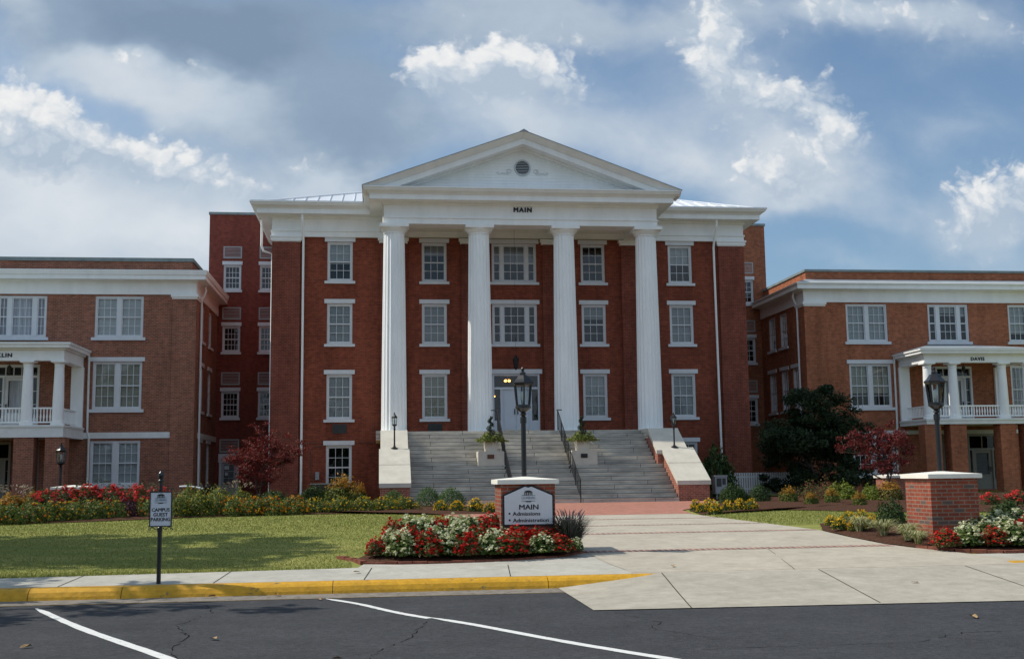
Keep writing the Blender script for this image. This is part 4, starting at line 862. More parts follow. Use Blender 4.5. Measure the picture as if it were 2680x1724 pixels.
# ------------------------------------------------------------------ rear blocks seen between the main building and the wings
def rear(label, xa, xb, cols, dz, ztop, door, s):
    root = thing('rear_building', label, 'building', ((xa+xb)/2, 63.2, ZG)); T = lambda u, d, z: (u, 63.2+d, z); hs = []
    for c in cols:
        for k, (z0, z1, l0, l1) in enumerate(((11.74, 13.14, 13.50, 14.17), (8.33, 9.76, 10.11, 10.79), (4.77, 6.20, 6.54, 7.23))):
            d = dz if k < 2 else dz*.85
            hs.append(window(root, T, c, z0+d, z1+d, [(.80, 3 if s > 0 else 4)], 4, .2, .13, None, frame=TRIM if k == 0 else TRIM, jamb=.08, over=.06))
            louvre(root, T, c-.5, c+.5, l0+d, l1+d, mat=M('louvre_paint', (.36, .36, .35), .6, .3) if 'louvre_paint' not in bpy.data.materials else bpy.data.materials['louvre_paint'])
    if door:
        c = cols[0]; louvre(root, T, c-.52, c+.52, 2.90, 3.62, mat=bpy.data.materials['louvre_paint'])
        f = MB(T); f.box(c-.56, c+.56, -.05, .03, 2.38, 2.84); f.box(c-.52, c-.40, -.02, .12, ZG, 2.379); f.box(c+.40, c+.52, -.02, .12, ZG, 2.379); fo = f.build('door_frame', TRIM, root)
        d = MB(T); d.box(c-.40, c+.40, .04, .09, ZG, 2.37); do = d.build('door', DOORG, root)
        g = MB(T)
        for a in (-.26, .01):
            for z in (1.2, 1.56, 1.92): g.box(c+a, c+a+.25, .03, .039, z, z+.33)
        g.build('pane', M('dim_door_glass', (.10, .11, .12), .2, .5), do)
        g = MB(T); g.box(c-.2, c-.06, .022, .029, 1.68, 1.85); g.box(c-.24, c+.0, .022, .029, 2.0, 2.2); g.build('notice', SIGNW, do)
        hs.append((c-.516, c+.516, ZG-.2, 2.375))
    w = MB(T); wall(w, xa, xb, ZG-.4, ztop-.13, hs, .2); e = xa if s < 0 else xb
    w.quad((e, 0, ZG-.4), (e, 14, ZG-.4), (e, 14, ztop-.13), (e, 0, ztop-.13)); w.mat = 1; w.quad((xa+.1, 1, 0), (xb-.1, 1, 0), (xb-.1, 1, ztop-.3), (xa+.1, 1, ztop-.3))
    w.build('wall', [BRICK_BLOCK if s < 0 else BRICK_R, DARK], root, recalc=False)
    q = MB(T); q.box(xa-.05, xb+.05, -.06, 14, ztop-.13, ztop); q.build('parapet_cap', CAP_G, root)
    return root
rear('tall plain red rear block rising above the KLIN wing', -9.24, -2, (-7.97, -6.02), 0, 16.08, True, -1)
rear('tall plain brick rear block with a louvred window rising beside the DAVIS wing', 15, 22.29, (21.03, 19.0), -.62, 15.83, False, 1)

# ------------------------------------------------------------------ brick pillars, signs, lamps
def emblem(parent, x, y, z, w, mat, mat2):
    mb = MB(); k = w/1.0
    def R(a, b, c, d): mb.box(x+a*k, x+b*k, y-.006, y-.001, z+c*k, z+d*k)
    n = 14
    arc = [(x+.30*k*math.cos(math.pi*i/n), z+(.20+.13*math.sin(math.pi*i/n))*k) for i in range(n+1)]
    mb.prism(arc, y-.006, y-.001, 'y')
    for i in range(5): R(-.29+.13*i, -.23+.13*i, .0, .20)
    R(-.5, .5, -.02, .0); R(-.5, .5, -.44, -.42); R(-.2, .2, -.50, -.45)
    mb.build('emblem', mat, parent)
    text('emblem_lettering', 'LOUISBURG', .2*k*1.3, x, y-.004, z-.20*k, mat2, parent, .001, 0, w*.98)
BLUEINK = M('blue_grey_ink', (.16, .20, .28), .5, .3)
def pillar(label, x0, x1, y0, y1, sign):
    cx, cy = (x0+x1)/2, (y0+y1)/2
    r = thing('brick_pillar', label, 'pillar', (cx, cy, .30))
    q = MB(); q.box(x0, x1, y0, y1, .2, 1.425); q.build('shaft', BRICK_PILLAR, r)
    q = MB(); o = .06; a, b, c, d = x0-o, x1+o, y0-o, y1+o
    q.add([(a, c, 1.425), (b, c, 1.425), (b, d, 1.425), (a, d, 1.425), (a, c, 1.498), (b, c, 1.498), (b, d, 1.498), (a, d, 1.498), (cx, cy, 1.55)], [(0, 3, 2, 1), (0, 1, 5, 4), (1, 2, 6, 5), (2, 3, 7, 6), (3, 0, 4, 7), (4, 5, 8), (5, 6, 8), (6, 7, 8), (7, 4, 8)])
    q.build('capstone', CAST, r)
    if sign:
        sx = cx; y = y0
        def outline(e): return [(sx-.395-e, .772-e), (sx+.395+e, .772-e), (sx+.395+e, 1.235+e*.6), (sx+.052+e*.3, 1.382+e*.9), (sx, 1.365+e*.9), (sx-.052-e*.3, 1.382+e*.9), (sx-.395-e, 1.235+e*.6)]
        q = MB(); q.prism(outline(.028), y-.03, y-.001, 'y'); sb = q.build('sign_border', BLACKM, r)
        q = MB(); q.prism(outline(0), y-.045, y-.031, 'y'); q.build('sign_plate', SIGNW, r)
        yy = y-.046
        text('lettering', 'MAIN', .112, sx+.005, yy, 1.052, BLACKM, r, .002, 0, .315, .0035)
        text('lettering', 'Admissions', .085, sx-.035, yy, .945, BLACKM, r, .002, 0, .455, .0025)
        text('lettering', 'Administration', .085, sx+.035, yy, .838, BLACKM, r, .002, 0, .59, .0025)
        for z in (.948, .842): q = MB(); q.prism([(sx-.315+.017*math.cos(t*math.pi/5), z+.017*math.sin(t*math.pi/5)) for t in range(10)], yy-.002, yy, 'y'); q.build('bullet', BLACKM, r)
        emblem(r, sx+.0, yy, 1.245, .225, BLACKM, BLUEINK)
    return r
PX0, PX1 = 2.005, 2.905
pillar('brick pillar with white capstone carrying the MAIN Admissions Administration sign', PX0, PX1, 18.9, 19.85, True)
pillar('plain brick pillar with white capstone and no sign beside red and white flowers', 9.44, 10.30, 18.9, 19.85, False)
LGLASS = GLASS
def lamp_post(label, x, y, z0, H, k, group=None, base=False):
    r = thing('lamp_post', label, 'lamp post', (x, y, z0), group)
    q = MB(); q.lathe(x, y, [(.043*k, z0), (.043*k, z0+H*.535)] if not base else [(.15, z0), (.15, z0+.03), (.06, z0+.07), (.035, z0+.14), (.03, z0+H*.66)], 16)
    zt = z0+H*(.535 if not base else .66)
    q.lathe(x, y, [(.055*k, zt-.10*k), (.055*k, zt), (.03*k, zt+.02*k), (.06*k, zt+.05*k), (.04*k, zt+.08*k), (.09*k, zt+.12*k), (.135*k, zt+.155*k), (.135*k, zt+.185*k)], 16 if not base else 12)
    q.build('post', BLACK, r, smooth=False)
    zb, zt2 = zt+.185*k, zt+.57*k; rb, rt = .12*k, .158*k; n = 6; rot = math.pi/6
    f = MB()
    for i in range(n):
        a = rot+2*math.pi*i/n; f.tube([(x+rb*math.cos(a), y+rb*math.sin(a), zb), (x+rt*math.cos(a), y+rt*math.sin(a), zt2)], .013*k, 6)
    f.lathe(x, y, [(rb+.015*k, zb), (rb+.015*k, zb+.025*k), (rb-.01*k, zb+.03*k)], 6, rot); f.lathe(x, y, [(rt+.0*k, zt2-.03*k), (rt+.028*k, zt2), (rt+.03*k, zt2+.02*k), (.13*k, zt2+.075*k), (.085*k, zt2+.145*k), (.05*k, zt2+.155*k), (.05*k, zt2+.18*k)], 6, rot)
    f.lathe(x, y, [(.062*k, zt2+.18*k), (.04*k, zt2+.20*k), (.02*k, zt2+.215*k), (.028*k, zt2+.24*k), (.03*k, zt2+.26*k), (.012*k, zt2+.285*k)], 12)
    lo = f.build('lantern', BLACK, r)
    g = MB()
    for i in range(n):
        a, b = rot+2*math.pi*i/n, rot+2*math.pi*(i+1)/n
        g.quad((x+rb*.98*math.cos(a), y+rb*.98*math.sin(a), zb+.03*k), (x+rb*.98*math.cos(b), y+rb*.98*math.sin(b), zb+.03*k), (x+rt*.98*math.cos(b), y+rt*.98*math.sin(b), zt2-.03*k), (x+rt*.98*math.cos(a), y+rt*.98*math.sin(a), zt2-.03*k))
    g.build('glass', GLASS, lo, recalc=False)
    g = MB(); g.lathe(x, y, [(.022*k, zb+.02*k), (.022*k, zb+.11*k), (.034*k, zb+.13*k), (.044*k, zb+.19*k), (.03*k, zb+.25*k), (.005*k, zb+.265*k)], 12); g.build('bulb', M('bulb_white', (.75, .75, .72), .3, .4) if 'bulb_white' not in bpy.data.materials else bpy.data.materials['bulb_white'], lo, smooth=True)
    return r
lamp_post('black lantern lamp post standing on the pillar with the MAIN sign', 2.455, 19.375, 1.53, 1.90, 1.0)
lamp_post('black lantern lamp post standing on the brick pillar without a sign', 9.87, 19.375, 1.53, 1.90, 1.0)
lamp_post('small black lamp on the fully sunlit stone coping left of the steps', .66, 47.45, 2.665, 1.28, .76, None, True)
lamp_post('small black lamp on the half shaded stone coping right of the steps', 12.42, 47.42, 2.61, 1.25, .76, None, True)
lamp_post('black lamp post standing before the porch of the KLIN wing', -13.45, 51.0, ZG, 3.1, 1.25, None)
lamp_post('black lamp post half hidden behind the red maple by the DAVIS wing', 21.9, 47.9, ZG, 3.1, 1.15, None)
# hanging lantern and lit lamps inside the entrance
r = thing('hanging_lantern', 'black lantern hanging on a chain above the main entrance', 'lantern', (6.42, 53.2, 6.6))
q = MB(); q.tube([(6.42, 53.2, 7.15), (6.42, 53.2, 13.55)], .005, 5); q.build('chain', BLACK, r)
q = MB(); q.lathe(6.42, 53.2, [(.03, 7.16), (.05, 7.08), (.13, 6.98), (.15, 6.94), (.10, 6.52), (.05, 6.46), (.02, 6.42)], 8); q.build('lantern', BLACK, r)
WARM = emit('warm_bulb', (1.0, .42, .08), 9)
for (lx, lz, ly, sc_, lb) in ((6.25, 6.08, 55.35, 1.0, 'lit chandelier glowing orange behind the glass over the entrance door'), (5.60, 5.32, 55.3, .6, 'small lit lamp glowing orange behind the sidelight of the entrance')):
    r = thing('ceiling_light', lb, 'light', (lx, ly, lz)); q = MB()
    for dx in ((-.075, .075) if sc_ == 1 else (0,)): q.lathe(lx+dx*1.2, ly, [(.01, lz-.05*sc_), (.06*sc_, lz-.03*sc_), (.07*sc_, lz), (.05*sc_, lz+.045*sc_), (.01, lz+.06*sc_)], 10)
    q.build('bulb', WARM, r)
    q = MB(); q.tube([(lx-.1, ly, lz+.09), (lx+.1, ly, lz+.09)], .012, 5); q.tube([(lx, ly, lz+.09), (lx, ly, lz+.6)], .008, 5); q.build('bracket', BRASS, r)

# parking sign
SX, SY = -2.985, 16.42
r = thing('parking_sign', 'white CAMPUS GUEST PARKING sign on a black post at the yellow kerb', 'sign', (SX, SY, .158))
q = MB(); q.lathe(SX, SY, [(.030, .15), (.030, .85), (.036, .86), (.036, .92), (.028, .93), (.028, 1.53), (.04, 1.545), (.04, 1.565), (.03, 1.58), (.038, 1.60), (.042, 1.635), (.036, 1.665), (.018, 1.69), (.004, 1.70)], 16)
q.build('post', BLACK, r, smooth=False)
q = MB(); ax, bx, az, bz = SX-.137, SX+.165, .935, 1.415; y = SY-.045
q.box(ax, ax+.014, y-.012, y+.012, az, bz); q.box(bx-.014, bx, y-.012, y+.012, az, bz); q.box(ax+.014, bx-.014, y-.012, y+.012, bz-.014, bz); q.box(ax+.014, bx-.014, y-.012, y+.012, az, az+.014); q.build('frame', BLACK, r)
q = MB(); q.box(ax+.014, bx-.014, y-.006, y+.006, az+.014, bz-.014); q.build('sign_plate', SIGNW, r)
mx_ = (ax+bx)/2
for tx, zc, wd in (('CAMPUS', 1.166, .238), ('GUEST', 1.101, .192), ('PARKING', 1.036, .255)): text('lettering', tx, .066, mx_, y-.007, zc, BLACKM, r, .001, 0, wd, .002)
emblem(r, mx_, y-.006, 1.33, .155, BLACKM, BLUEINK)
q = MB()
for s in (-1, 1):
    for zz_, up in ((.925, -1), (1.425, 1)):
        pts = [(mx_+s*.03, y+.02, zz_)]
        for i in range(9): t = i/8; pts.append((mx_+s*(.04+.09*t), y+.02, zz_+up*(.012+.018*math.sin(t*6))))
        for i in range(9): a = i*.75; rr = .020-.0016*i; pts.append((mx_+s*(.145+rr*math.sin(a)), y+.02, zz_+up*(.012+rr*(1-math.cos(a))*.9)))
        q.tube(pts, .0055, 6)
q.build('scroll_bracket', BLACK, r)

# planters on the steps
def plinth(label, x0, x1, plq):
    r = thing('stone_plinth', label, 'plinth', ((x0+x1)/2, 47.6, 1.8)); q = MB()
    bm_pts = [(x0+.03, 1.80), (x1-.03, 1.80), (x1, 1.83), (x1, 2.49), (x1-.03, 2.52), (x0+.03, 2.52), (x0, 2.49), (x0, 1.83)]
    q.prism(bm_pts, 47.24, 48.25, 'y'); q.build('block', STONE, r)
    q = MB(); cx = (x0+x1)/2-.02; q.box(cx-.14, cx+.14, 47.215, 47.238, 2.215, 2.385); q.build('plaque', plq, r)
plinth('cream stone plinth on the steps with a brown plaque', 4.09, 5.17, BRONZE)
plinth('cream stone plinth on the steps with a black plaque', 8.00, 9.08, BLACKM)
def pot(label, x):
    r = thing('planter_pot', label, 'planter', (x, 47.7, 2.52)); q = MB(); a, b = .245, .29; zb, zt = 2.522, 2.97
    q.add([(x-a, 47.7-a, zb), (x+a, 47.7-a, zb), (x+a, 47.7+a, zb), (x-a, 47.7+a, zb), (x-b, 47.7-b, zt), (x+b, 47.7-b, zt), (x+b, 47.7+b, zt), (x-b, 47.7+b, zt)], [(0, 3, 2, 1), (0, 1, 5, 4), (1, 2, 6, 5), (2, 3, 7, 6), (3, 0, 4, 7), (4, 5, 6, 7)])
    q.build('pot', STONE, r); return r

# ------------------------------------------------------------------ plants
G_DK = leaf('leaf_dark_green', (.018, .038, .012), (.045, .075, .022))
G_MID = leaf('leaf_mid_green', (.035, .075, .014), (.085, .135, .03))
G_CLIP = leaf('leaf_clipped_green', (.045, .10, .018), (.085, .16, .03))
G_LT = leaf('leaf_light_green', (.085, .13, .022), (.17, .21, .045))
G_YG = leaf('leaf_yellow_green', (.12, .14, .02), (.24, .23, .04))
G_LIME = leaf('leaf_lime', (.13, .17, .012), (.23, .26, .03))
G_GOLD = leaf('leaf_gold', (.30, .13, .012), (.46, .25, .03))
G_BRZ = leaf('leaf_bronze', (.12, .07, .025), (.20, .14, .05))
G_EVER = leaf('leaf_evergreen', (.011, .026, .009), (.032, .05, .018), .1)
L_RED = leaf('leaf_red', (.16, .022, .016), (.30, .045, .03), .3)
L_REDD = leaf('leaf_deep_red', (.065, .010, .011), (.16, .024, .022), .2)
L_REDO = leaf('leaf_red_orange', (.20, .04, .018), (.34, .085, .03), .3)
L_PUR = leaf('leaf_purple', (.045, .014, .025), (.09, .03, .05))
F_RED = leaf('flower_red', (.42, .012, .010), (.62, .03, .018), .25)
F_WHITE = leaf('flower_white', (.56, .58, .30), (.79, .79, .58), .25)
F_YEL = leaf('flower_yellow', (.66, .40, .008), (.80, .55, .02), .2)
F_ORA = leaf('flower_orange', (.62, .14, .012), (.72, .25, .02), .2)
F_ROSE = leaf('flower_coral', (.66, .055, .05), (.75, .11, .09), .25)
STRAW = leaf('straw_blade', (.34, .26, .17), (.50, .41, .28))
STRIPE_L = leaf('variegated_blade', (.36, .36, .16), (.55, .53, .30))
GREYG = leaf('grey_green_blade', (.055, .065, .05), (.13, .12, .12))
PLUME = leaf('mauve_plume', (.22, .16, .18), (.36, .28, .27))
def rdir(rnd):
    z = rnd.uniform(-1, 1); a = rnd.uniform(0, 6.283); r = math.sqrt(1-z*z); return Vector((r*math.cos(a), r*math.sin(a), z))
def card(mb, p, n, sx, sy, rnd):
    t = n.cross(rdir(rnd)); t = t.normalized() if t.length > 1e-3 else n.orthogonal().normalized(); b = n.cross(t)
    mb.add([p-t*sx, p-b*sy*.8+n*sx*.15, p+t*sx, p+b*sy*.8+n*sx*.15], [(0, 1, 2, 3)])
def mound(mb, rnd, n, rx, ry, h, s, shell=.55, z0=0.0, lump=.18, mats=None, flat=0.0):
    ph = [rnd.uniform(0, 6.28) for _ in range(6)]
    for _ in range(n):
        d = rdir(rnd); d.z = abs(d.z)*1.1-.12
        k = shell+(1-shell)*rnd.random()**.5
        a = math.atan2(d.y, d.x); k *= 1+lump*(math.sin(3*a+ph[0])*.6+math.sin(5*a+ph[1]+d.z*4)*.5+math.sin(2*a+ph[2]-d.z*5)*.4)
        k *= rnd.uniform(.88, 1.1)
        p = Vector((d.x*rx*k, d.y*ry*k, z0+max(.02, (d.z*.88+.12)*h*k)))
        nrm = (d*.9+rdir(rnd)*.9+Vector((0, 0, .35))).normalized()
        if mats: mb.mat = rnd.choices(range(len(mats)), mats)[0]
        card(mb, p, nrm, s*rnd.uniform(.7, 1.35), s*rnd.uniform(.45, .8), rnd)
def bloom(mb, p, s, rnd, n=4):
    for _ in range(n): card(mb, p+rdir(rnd)*s*.45, (rdir(rnd)+Vector((0, -.3, .6))).normalized(), s, s*.9, rnd)
def blades(mb, rnd, n, r, h, w, droop=.5, base=.12, mats=None):
    for _ in range(n):
        a = rnd.uniform(0, 6.283); o = Vector((math.cos(a), math.sin(a), 0)); p0 = o*rnd.uniform(0, base); L = h*rnd.uniform(.6, 1.15); sp = r*rnd.uniform(.2, 1.1)
        side = Vector((-o.y, o.x, 0)); prev = None; vs = []
        for i in range(5):
            t = i/4; q = p0+o*sp*t**1.5+Vector((0, 0, L*(t-droop*t**3))); ww = w*(1-t*.85)
            vs += [q-side*ww, q+side*ww]
        if mats: mb.mat = rnd.choices(range(len(mats)), mats)[0]
        mb.add(vs, [(2*i, 2*i+1, 2*i+3, 2*i+2) for i in range(4)])
PROTO = {}
def proto(kind, seed):
    """meshes of one plant about the origin: list of (part name, mesh)"""
    key = (kind, seed)
    if key in PROTO: return PROTO[key]
    rnd = random.Random(hash(kind) % 1000 if False else sum(map(ord, kind))*7+seed); parts = []
    def fin(nm, mb, mats): o = mb.build(nm, mats, recalc=False); me = o.data; bpy.data.objects.remove(o); parts.append((nm, me))
    F = MB(); B = MB()
    def mound_(mb, rnd, n, rx, ry, h, s, *a, **k): mound(mb, rnd, int(n*1.9), rx, ry, h, s*1.18, *a, **k)
    def top(n, rx, ry, h, s, nb=4, lo=.35, jit=.1):
        for _ in range(n):
            d = rdir(rnd); d.z = abs(d.z); d.z = max(d.z, lo*rnd.random()); d = d.normalized(); k = rnd.uniform(.92, 1.08)
            bloom(B, Vector((d.x*rx*k, d.y*ry*k, d.z*h*k+.02)), s*rnd.uniform(.7, 1.2), rnd, nb)
    if kind in ('begonia_red', 'begonia_white'):
        mound_(F, rnd, 360, .19, .19, .34, .028, .4, mats=[.6, .4]); fin('foliage', F, [G_MID, G_LT] if kind == 'begonia_white' else [G_BRZ, G_MID])
        for _ in range(120 if kind == 'begonia_red' else 100):
            d = rdir(rnd); d.z = abs(d.z)*1.0+.05; d = d.normalized(); k = rnd.uniform(.78, 1.12)
            bloom(B, Vector((d.x*.20*k, d.y*.20*k, max(.06, d.z*.38*k))), .021*rnd.choice((.6, .8, 1, 1.15, 1.45)), rnd, 4)
        fin('blossoms', B, F_RED if kind == 'begonia_red' else F_WHITE)
    elif kind == 'mum':
        mound_(F, rnd, 420, .2, .2, .24, .02, .5); fin('foliage', F, G_MID); top(85, .2, .2, .26, .022, 3, .5); fin('blossoms', B, F_YEL)
    elif kind == 'rose':
        mound_(F, rnd, 900, .52, .45, .85, .035, .5, lump=.35, mats=[.5, .35, .15]); fin('foliage', F, [G_MID, G_DK, G_BRZ])
        for _ in range(22):
            d = rdir(rnd); d.z = abs(d.z)*.8+.35; d = d.normalized(); c = Vector((d.x*.52, d.y*.45-.05, d.z*.88))
            for _ in range(rnd.randint(3, 7)): bloom(B, c+rdir(rnd)*.08, .045*rnd.uniform(.8, 1.2), rnd, 5)
        fin('blossoms', B, F_ROSE)
    elif kind in ('lantana_yellow', 'lantana_orange', 'lantana_mixed'):
        mound_(F, rnd, 850, .46, .42, .46, .030, .5, lump=.28, mats=[.28, .44, .28]); fin('foliage', F, [G_MID, G_LT, G_YG])
        top({'lantana_yellow': 75, 'lantana_orange': 105, 'lantana_mixed': 40}[kind], .47, .43, .47, .026, 4, .4)
        n0 = len(B.f)
        if kind == 'lantana_orange': B.m = [0 if (i//4) % 3 else 1 for i in range(n0)]
        if kind == 'lantana_mixed': B.m = [0 if (i//4) % 2 else 1 for i in range(n0)]
        fin('blossoms', B, [F_YEL, F_YEL] if kind == 'lantana_yellow' else [F_ORA, F_YEL])
    elif kind == 'shrub_yellow_green':
        mound_(F, rnd, 1000, .5, .46, .68, .034, .5, lump=.3, mats=[.22, .38, .40]); fin('foliage', F, [G_MID, G_LT, G_YG]); top(45, .5, .45, .66, .026, 3, .3); fin('blossoms', B, F_YEL)
    elif kind == 'purple_shrub': mound_(F, rnd, 800, .42, .38, .5, .028, .5); fin('foliage', F, L_PUR)
    elif kind == 'dark_shrub': mound_(F, rnd, 1250, .5, .48, .62, .032, .6, lump=.13, mats=[.55, .45]); fin('foliage', F, [G_DK, G_MID])
    elif kind == 'clipped_ball': mound_(F, rnd, 1500, .48, .48, .70, .022, .75, lump=.04, mats=[.35, .65]); fin('foliage', F, [G_MID, G_CLIP])
    elif kind == 'lime_shrub': mound_(F, rnd, 1300, .5, .45, .58, .034, .6, lump=.15, mats=[.6, .4]); fin('foliage', F, [G_LIME, G_LT])
    elif kind in ('nandina', 'bronze_shrub'):
        mound_(F, rnd, 1300, .46, .44, .78, .034, .55, lump=.16, mats=[.4, .4, .0]); 
        F.m = [2 if (F.v[f[0]][2] > .46 and rnd.random() < .8) else m for f, m in zip(F.f, F.m)]
        fin('foliage', F, [G_MID, G_YG, G_GOLD] if kind == 'nandina' else [G_BRZ, G_YG, G_GOLD])
    elif kind == 'spirea':
        for _ in range(60):
            d = rdir(rnd); d.z = abs(d.z)+.5; d = d.normalized(); F.tube([(0, 0, 0), tuple(d*.35), tuple(d*.72+Vector((d.x*.1, d.y*.1, -.05)))], [.006, .004, .002], 3, False)
        fin('twigs', F, BARK); F = MB(); mound_(F, rnd, 520, .5, .45, .7, .026, .3, lump=.4, mats=[.5, .3, .2]); fin('foliage', F, [G_BRZ, G_LT, L_REDO])
    elif kind == 'fountain_grass':
        blades(F, rnd, 260, .5, .62, .006, .45, .12, [.5, .5]); fin('foliage', F, [G_LT, STRAW])
        for _ in range(46):
            a = rnd.uniform(0, 6.283); o = Vector((math.cos(a), math.sin(a), 0)); q = o*rnd.uniform(.2, .5)+Vector((0, 0, rnd.uniform(.55, .82))); B.tube([tuple(q), tuple(q+o*.07+Vector((0, 0, .06))), tuple(q+o*.13+Vector((0, 0, .05)))], [.008, .016, .004], 5)
        fin('plumes', B, STRAW)
    elif kind == 'liriope': blades(F, rnd, 420, .36, .46, .007, .5, .16, [.6, .4]); fin('foliage', F, [G_MID, G_DK])
    elif kind == 'variegated_grass': blades(F, rnd, 260, .30, .34, .008, .6, .06, [.7, .3]); fin('foliage', F, [STRIPE_L, G_LT])
    elif kind == 'purple_fountain_grass':
        blades(F, rnd, 1300, .46, .66, .008, .28, .2, [.75, .25]); fin('foliage', F, [GREYG, G_DK])
        for _ in range(60):
            a = rnd.uniform(0, 6.283); o = Vector((math.cos(a), math.sin(a), 0)); q = o*rnd.uniform(.05, .3)+Vector((0, 0, rnd.uniform(.40, .58))); B.tube([tuple(q), tuple(q+o*.03+Vector((0, 0, .07))), tuple(q+o*.07+Vector((0, 0, .12)))], [.004, .008, .002], 4)
        fin('plumes', B, PLUME)
    elif kind == 'fern_spill': mound_(F, rnd, 420, .40, .40, .24, .035, .4, lump=.3, mats=[.6, .4]); blades(F, rnd, 90, .42, .3, .014, 1.3, .1); fin('foliage', F, [G_LT, G_YG])
    PROTO[key] = parts; return parts
def plant(name, kind, label, cat, x, y, w, h, nominal, group=None, seed=None, z=None):
    seed = random.randint(0, 2) if seed is None else seed
    z = ground(y) if z is None else z
    r = thing(name, label, cat, (x, y, z), group, random.uniform(0, 6.28)); k = w/nominal[0]; kz = h/nominal[1]; r.scale = (k, k, kz)
    for nm, me in proto(kind, seed): o = bpy.data.objects.new(nm, me); COL.objects.link(o); o.parent = r
    return r
ORD = ['first', 'second', 'third', 'fourth', 'fifth', 'sixth', 'seventh', 'eighth', 'ninth', 'tenth', 'eleventh', 'twelfth', 'thirteenth']
# red and white begonias before the MAIN pillar: colour by place
rows_ = [('front', 18.22, [(-.08, 'r', .7), (.30, 'w', 1), (.70, 'r', 1), (1.02, 'w', .95), (1.32, 'r', .9), (1.66, 'w', .95), (2.02, 'r', 1.12), (2.50, 'w', .92), (2.84, 'r', .85), (3.06, 'w', .6)]),
         ('middle', 18.68, [(.12, 'w', .8), (.40, 'r', 1), (.82, 'w', 1.05), (1.18, 'w', 1), (1.52, 'r', .95), (1.85, 'w', 1), (2.2, 'r', 1.15), (2.52, 'r', 1.05), (2.78, 'r', .95)]),
         ('back', 19.25, [(.16, 'r', .95), (.42, 'w', 1.05), (.68, 'w', 1.05), (.95, 'r', 1.0), (1.20, 'w', 1.1), (1.46, 'w', 1.05), (1.74, 'r', 1.1)])]
for rn, y0, L in rows_:
    cnt = {'r': 0, 'w': 0}; tot = {c: sum(1 for q in L if q[1] == c) for c in 'rw'}
    for x, c, k in L:
        cnt[c] += 1; x += .08+random.uniform(-.04, .04); yy = y0+random.uniform(-.06, .06)+max(0, (x-2.0))*.22-(.12 if x > 1.95 and rn == 'middle' else 0)+max(0, .2-x)*.7
        col = 'red' if c == 'r' else 'white'
        plant('begonia', 'begonia_'+col, '%s begonia, %s %s one from the left in the %s row before the MAIN sign' % (col, ORD[cnt[c]-1], col, rn), 'flower', x, yy, .47*k, (.385 if x < 1.9 else .31)*k, (.38, .38), 'begonias before the sign pillar', z=ground(yy)+.09+max(0, yy-18.4)*.13)
rows_ = [('front', 18.12, [(9.52, 'r', .85), (9.95, 'w', .95), (10.36, 'r', .85), (10.72, 'w', 1.1), (11.1, 'w', 1.0), (11.5, 'r', .9), (11.9, 'w', 1)]),
         ('middle', 18.52, [(10.1, 'w', .9), (10.5, 'w', 1), (10.85, 'w', 1.05), (11.2, 'r', 1.1), (11.55, 'w', 1.1)]),
         ('back', 18.95, [(10.55, 'w', 1), (10.9, 'w', 1.15), (11.3, 'w', 1.2), (11.7, 'r', 1.2)])]
for rn, y0, L in rows_:
    cnt = {'r': 0, 'w': 0}
    for x, c, k in L:
        cnt[c] += 1; yy = y0+random.uniform(-.05, .05); col = 'red' if c == 'r' else 'white'
        x -= .28; plant('begonia', 'begonia_'+col, '%s begonia, %s %s one from left in %s row beside the signless pillar' % (col, ORD[cnt[c]-1], col, rn), 'flower', x, yy, .50*k, .345*k, (.38, .38), 'begonias beside the plain pillar', z=ground(yy)+.08+max(0, yy-18.3)*.12)
# yellow chrysanthemums
for i, (x, y, w, h) in enumerate(((1.97, 36.75, .49, .34), (2.47, 36.5, .49, .34), (3.02, 35.8, .54, .42), (3.40, 35.2, .47, .32))):
    plant('chrysanthemum', 'mum', 'yellow chrysanthemum mound, %s from left, before the steps by the MAIN pillar' % ORD[i], 'flower', x, y, w, h, (.42, .27), 'yellow mums left of the drive')
MR = sorted(((9.53, 34.07, .38, .32), (9.18, 32.25, .36, .26), (9.70, 33.15, .48, .36), (9.25, 31.12, .44, .29), (10.06, 32.57, .4, .31), (10.48, 32.75, .46, .34), (10.89, 32.94, .44, .34)), key=lambda t: t[0]/t[1])
for i, (x, y, w, h) in enumerate(MR): plant('chrysanthemum', 'mum', 'yellow chrysanthemum, %s from left, at the right edge of the brick paving' % ORD[i], 'flower', x, y, w, h, (.42, .27), 'yellow mums right of the drive')
MN = sorted(((9.0, 22.3, .27, .2), (8.80, 21.4, .30, .22), (9.02, 21.1, .36, .25), (9.32, 21.2, .34, .24), (9.75, 23.2, .36, .24), (10.0, 23.1, .36, .26), (9.72, 22.0, .26, .24)), key=lambda t: t[0]/t[1])
for i, (x, y, w, h) in enumerate(MN): plant('chrysanthemum', 'mum', 'small yellow chrysanthemum, %s from left, behind the striped grasses at the pillar' % ORD[i], 'flower', x, y, w, h, (.42, .27), 'yellow mums behind the plain pillar bed', z=ground(y)+.06)
for i, (x, y, w, h) in enumerate(((8.98, 20.9, .66, .46), (9.10, 20.1, .70, .46), (9.14, 19.2, .72, .46), (9.05, 18.65, .52, .36))):
    plant('striped_grass', 'variegated_grass', 'cream striped grass tuft, %s from the left in the mulch beside the plain pillar' % ORD[i], 'grass', x, y, w, h, (.6, .3), 'striped grasses by the plain pillar', z=ground(y)+.07)
plant('purple_fountain_grass', 'purple_fountain_grass', 'dark purple plumed grass clump at the right side of the MAIN sign pillar', 'grass', 3.13, 18.95, .74, .60, (.84, .62), z=.36)
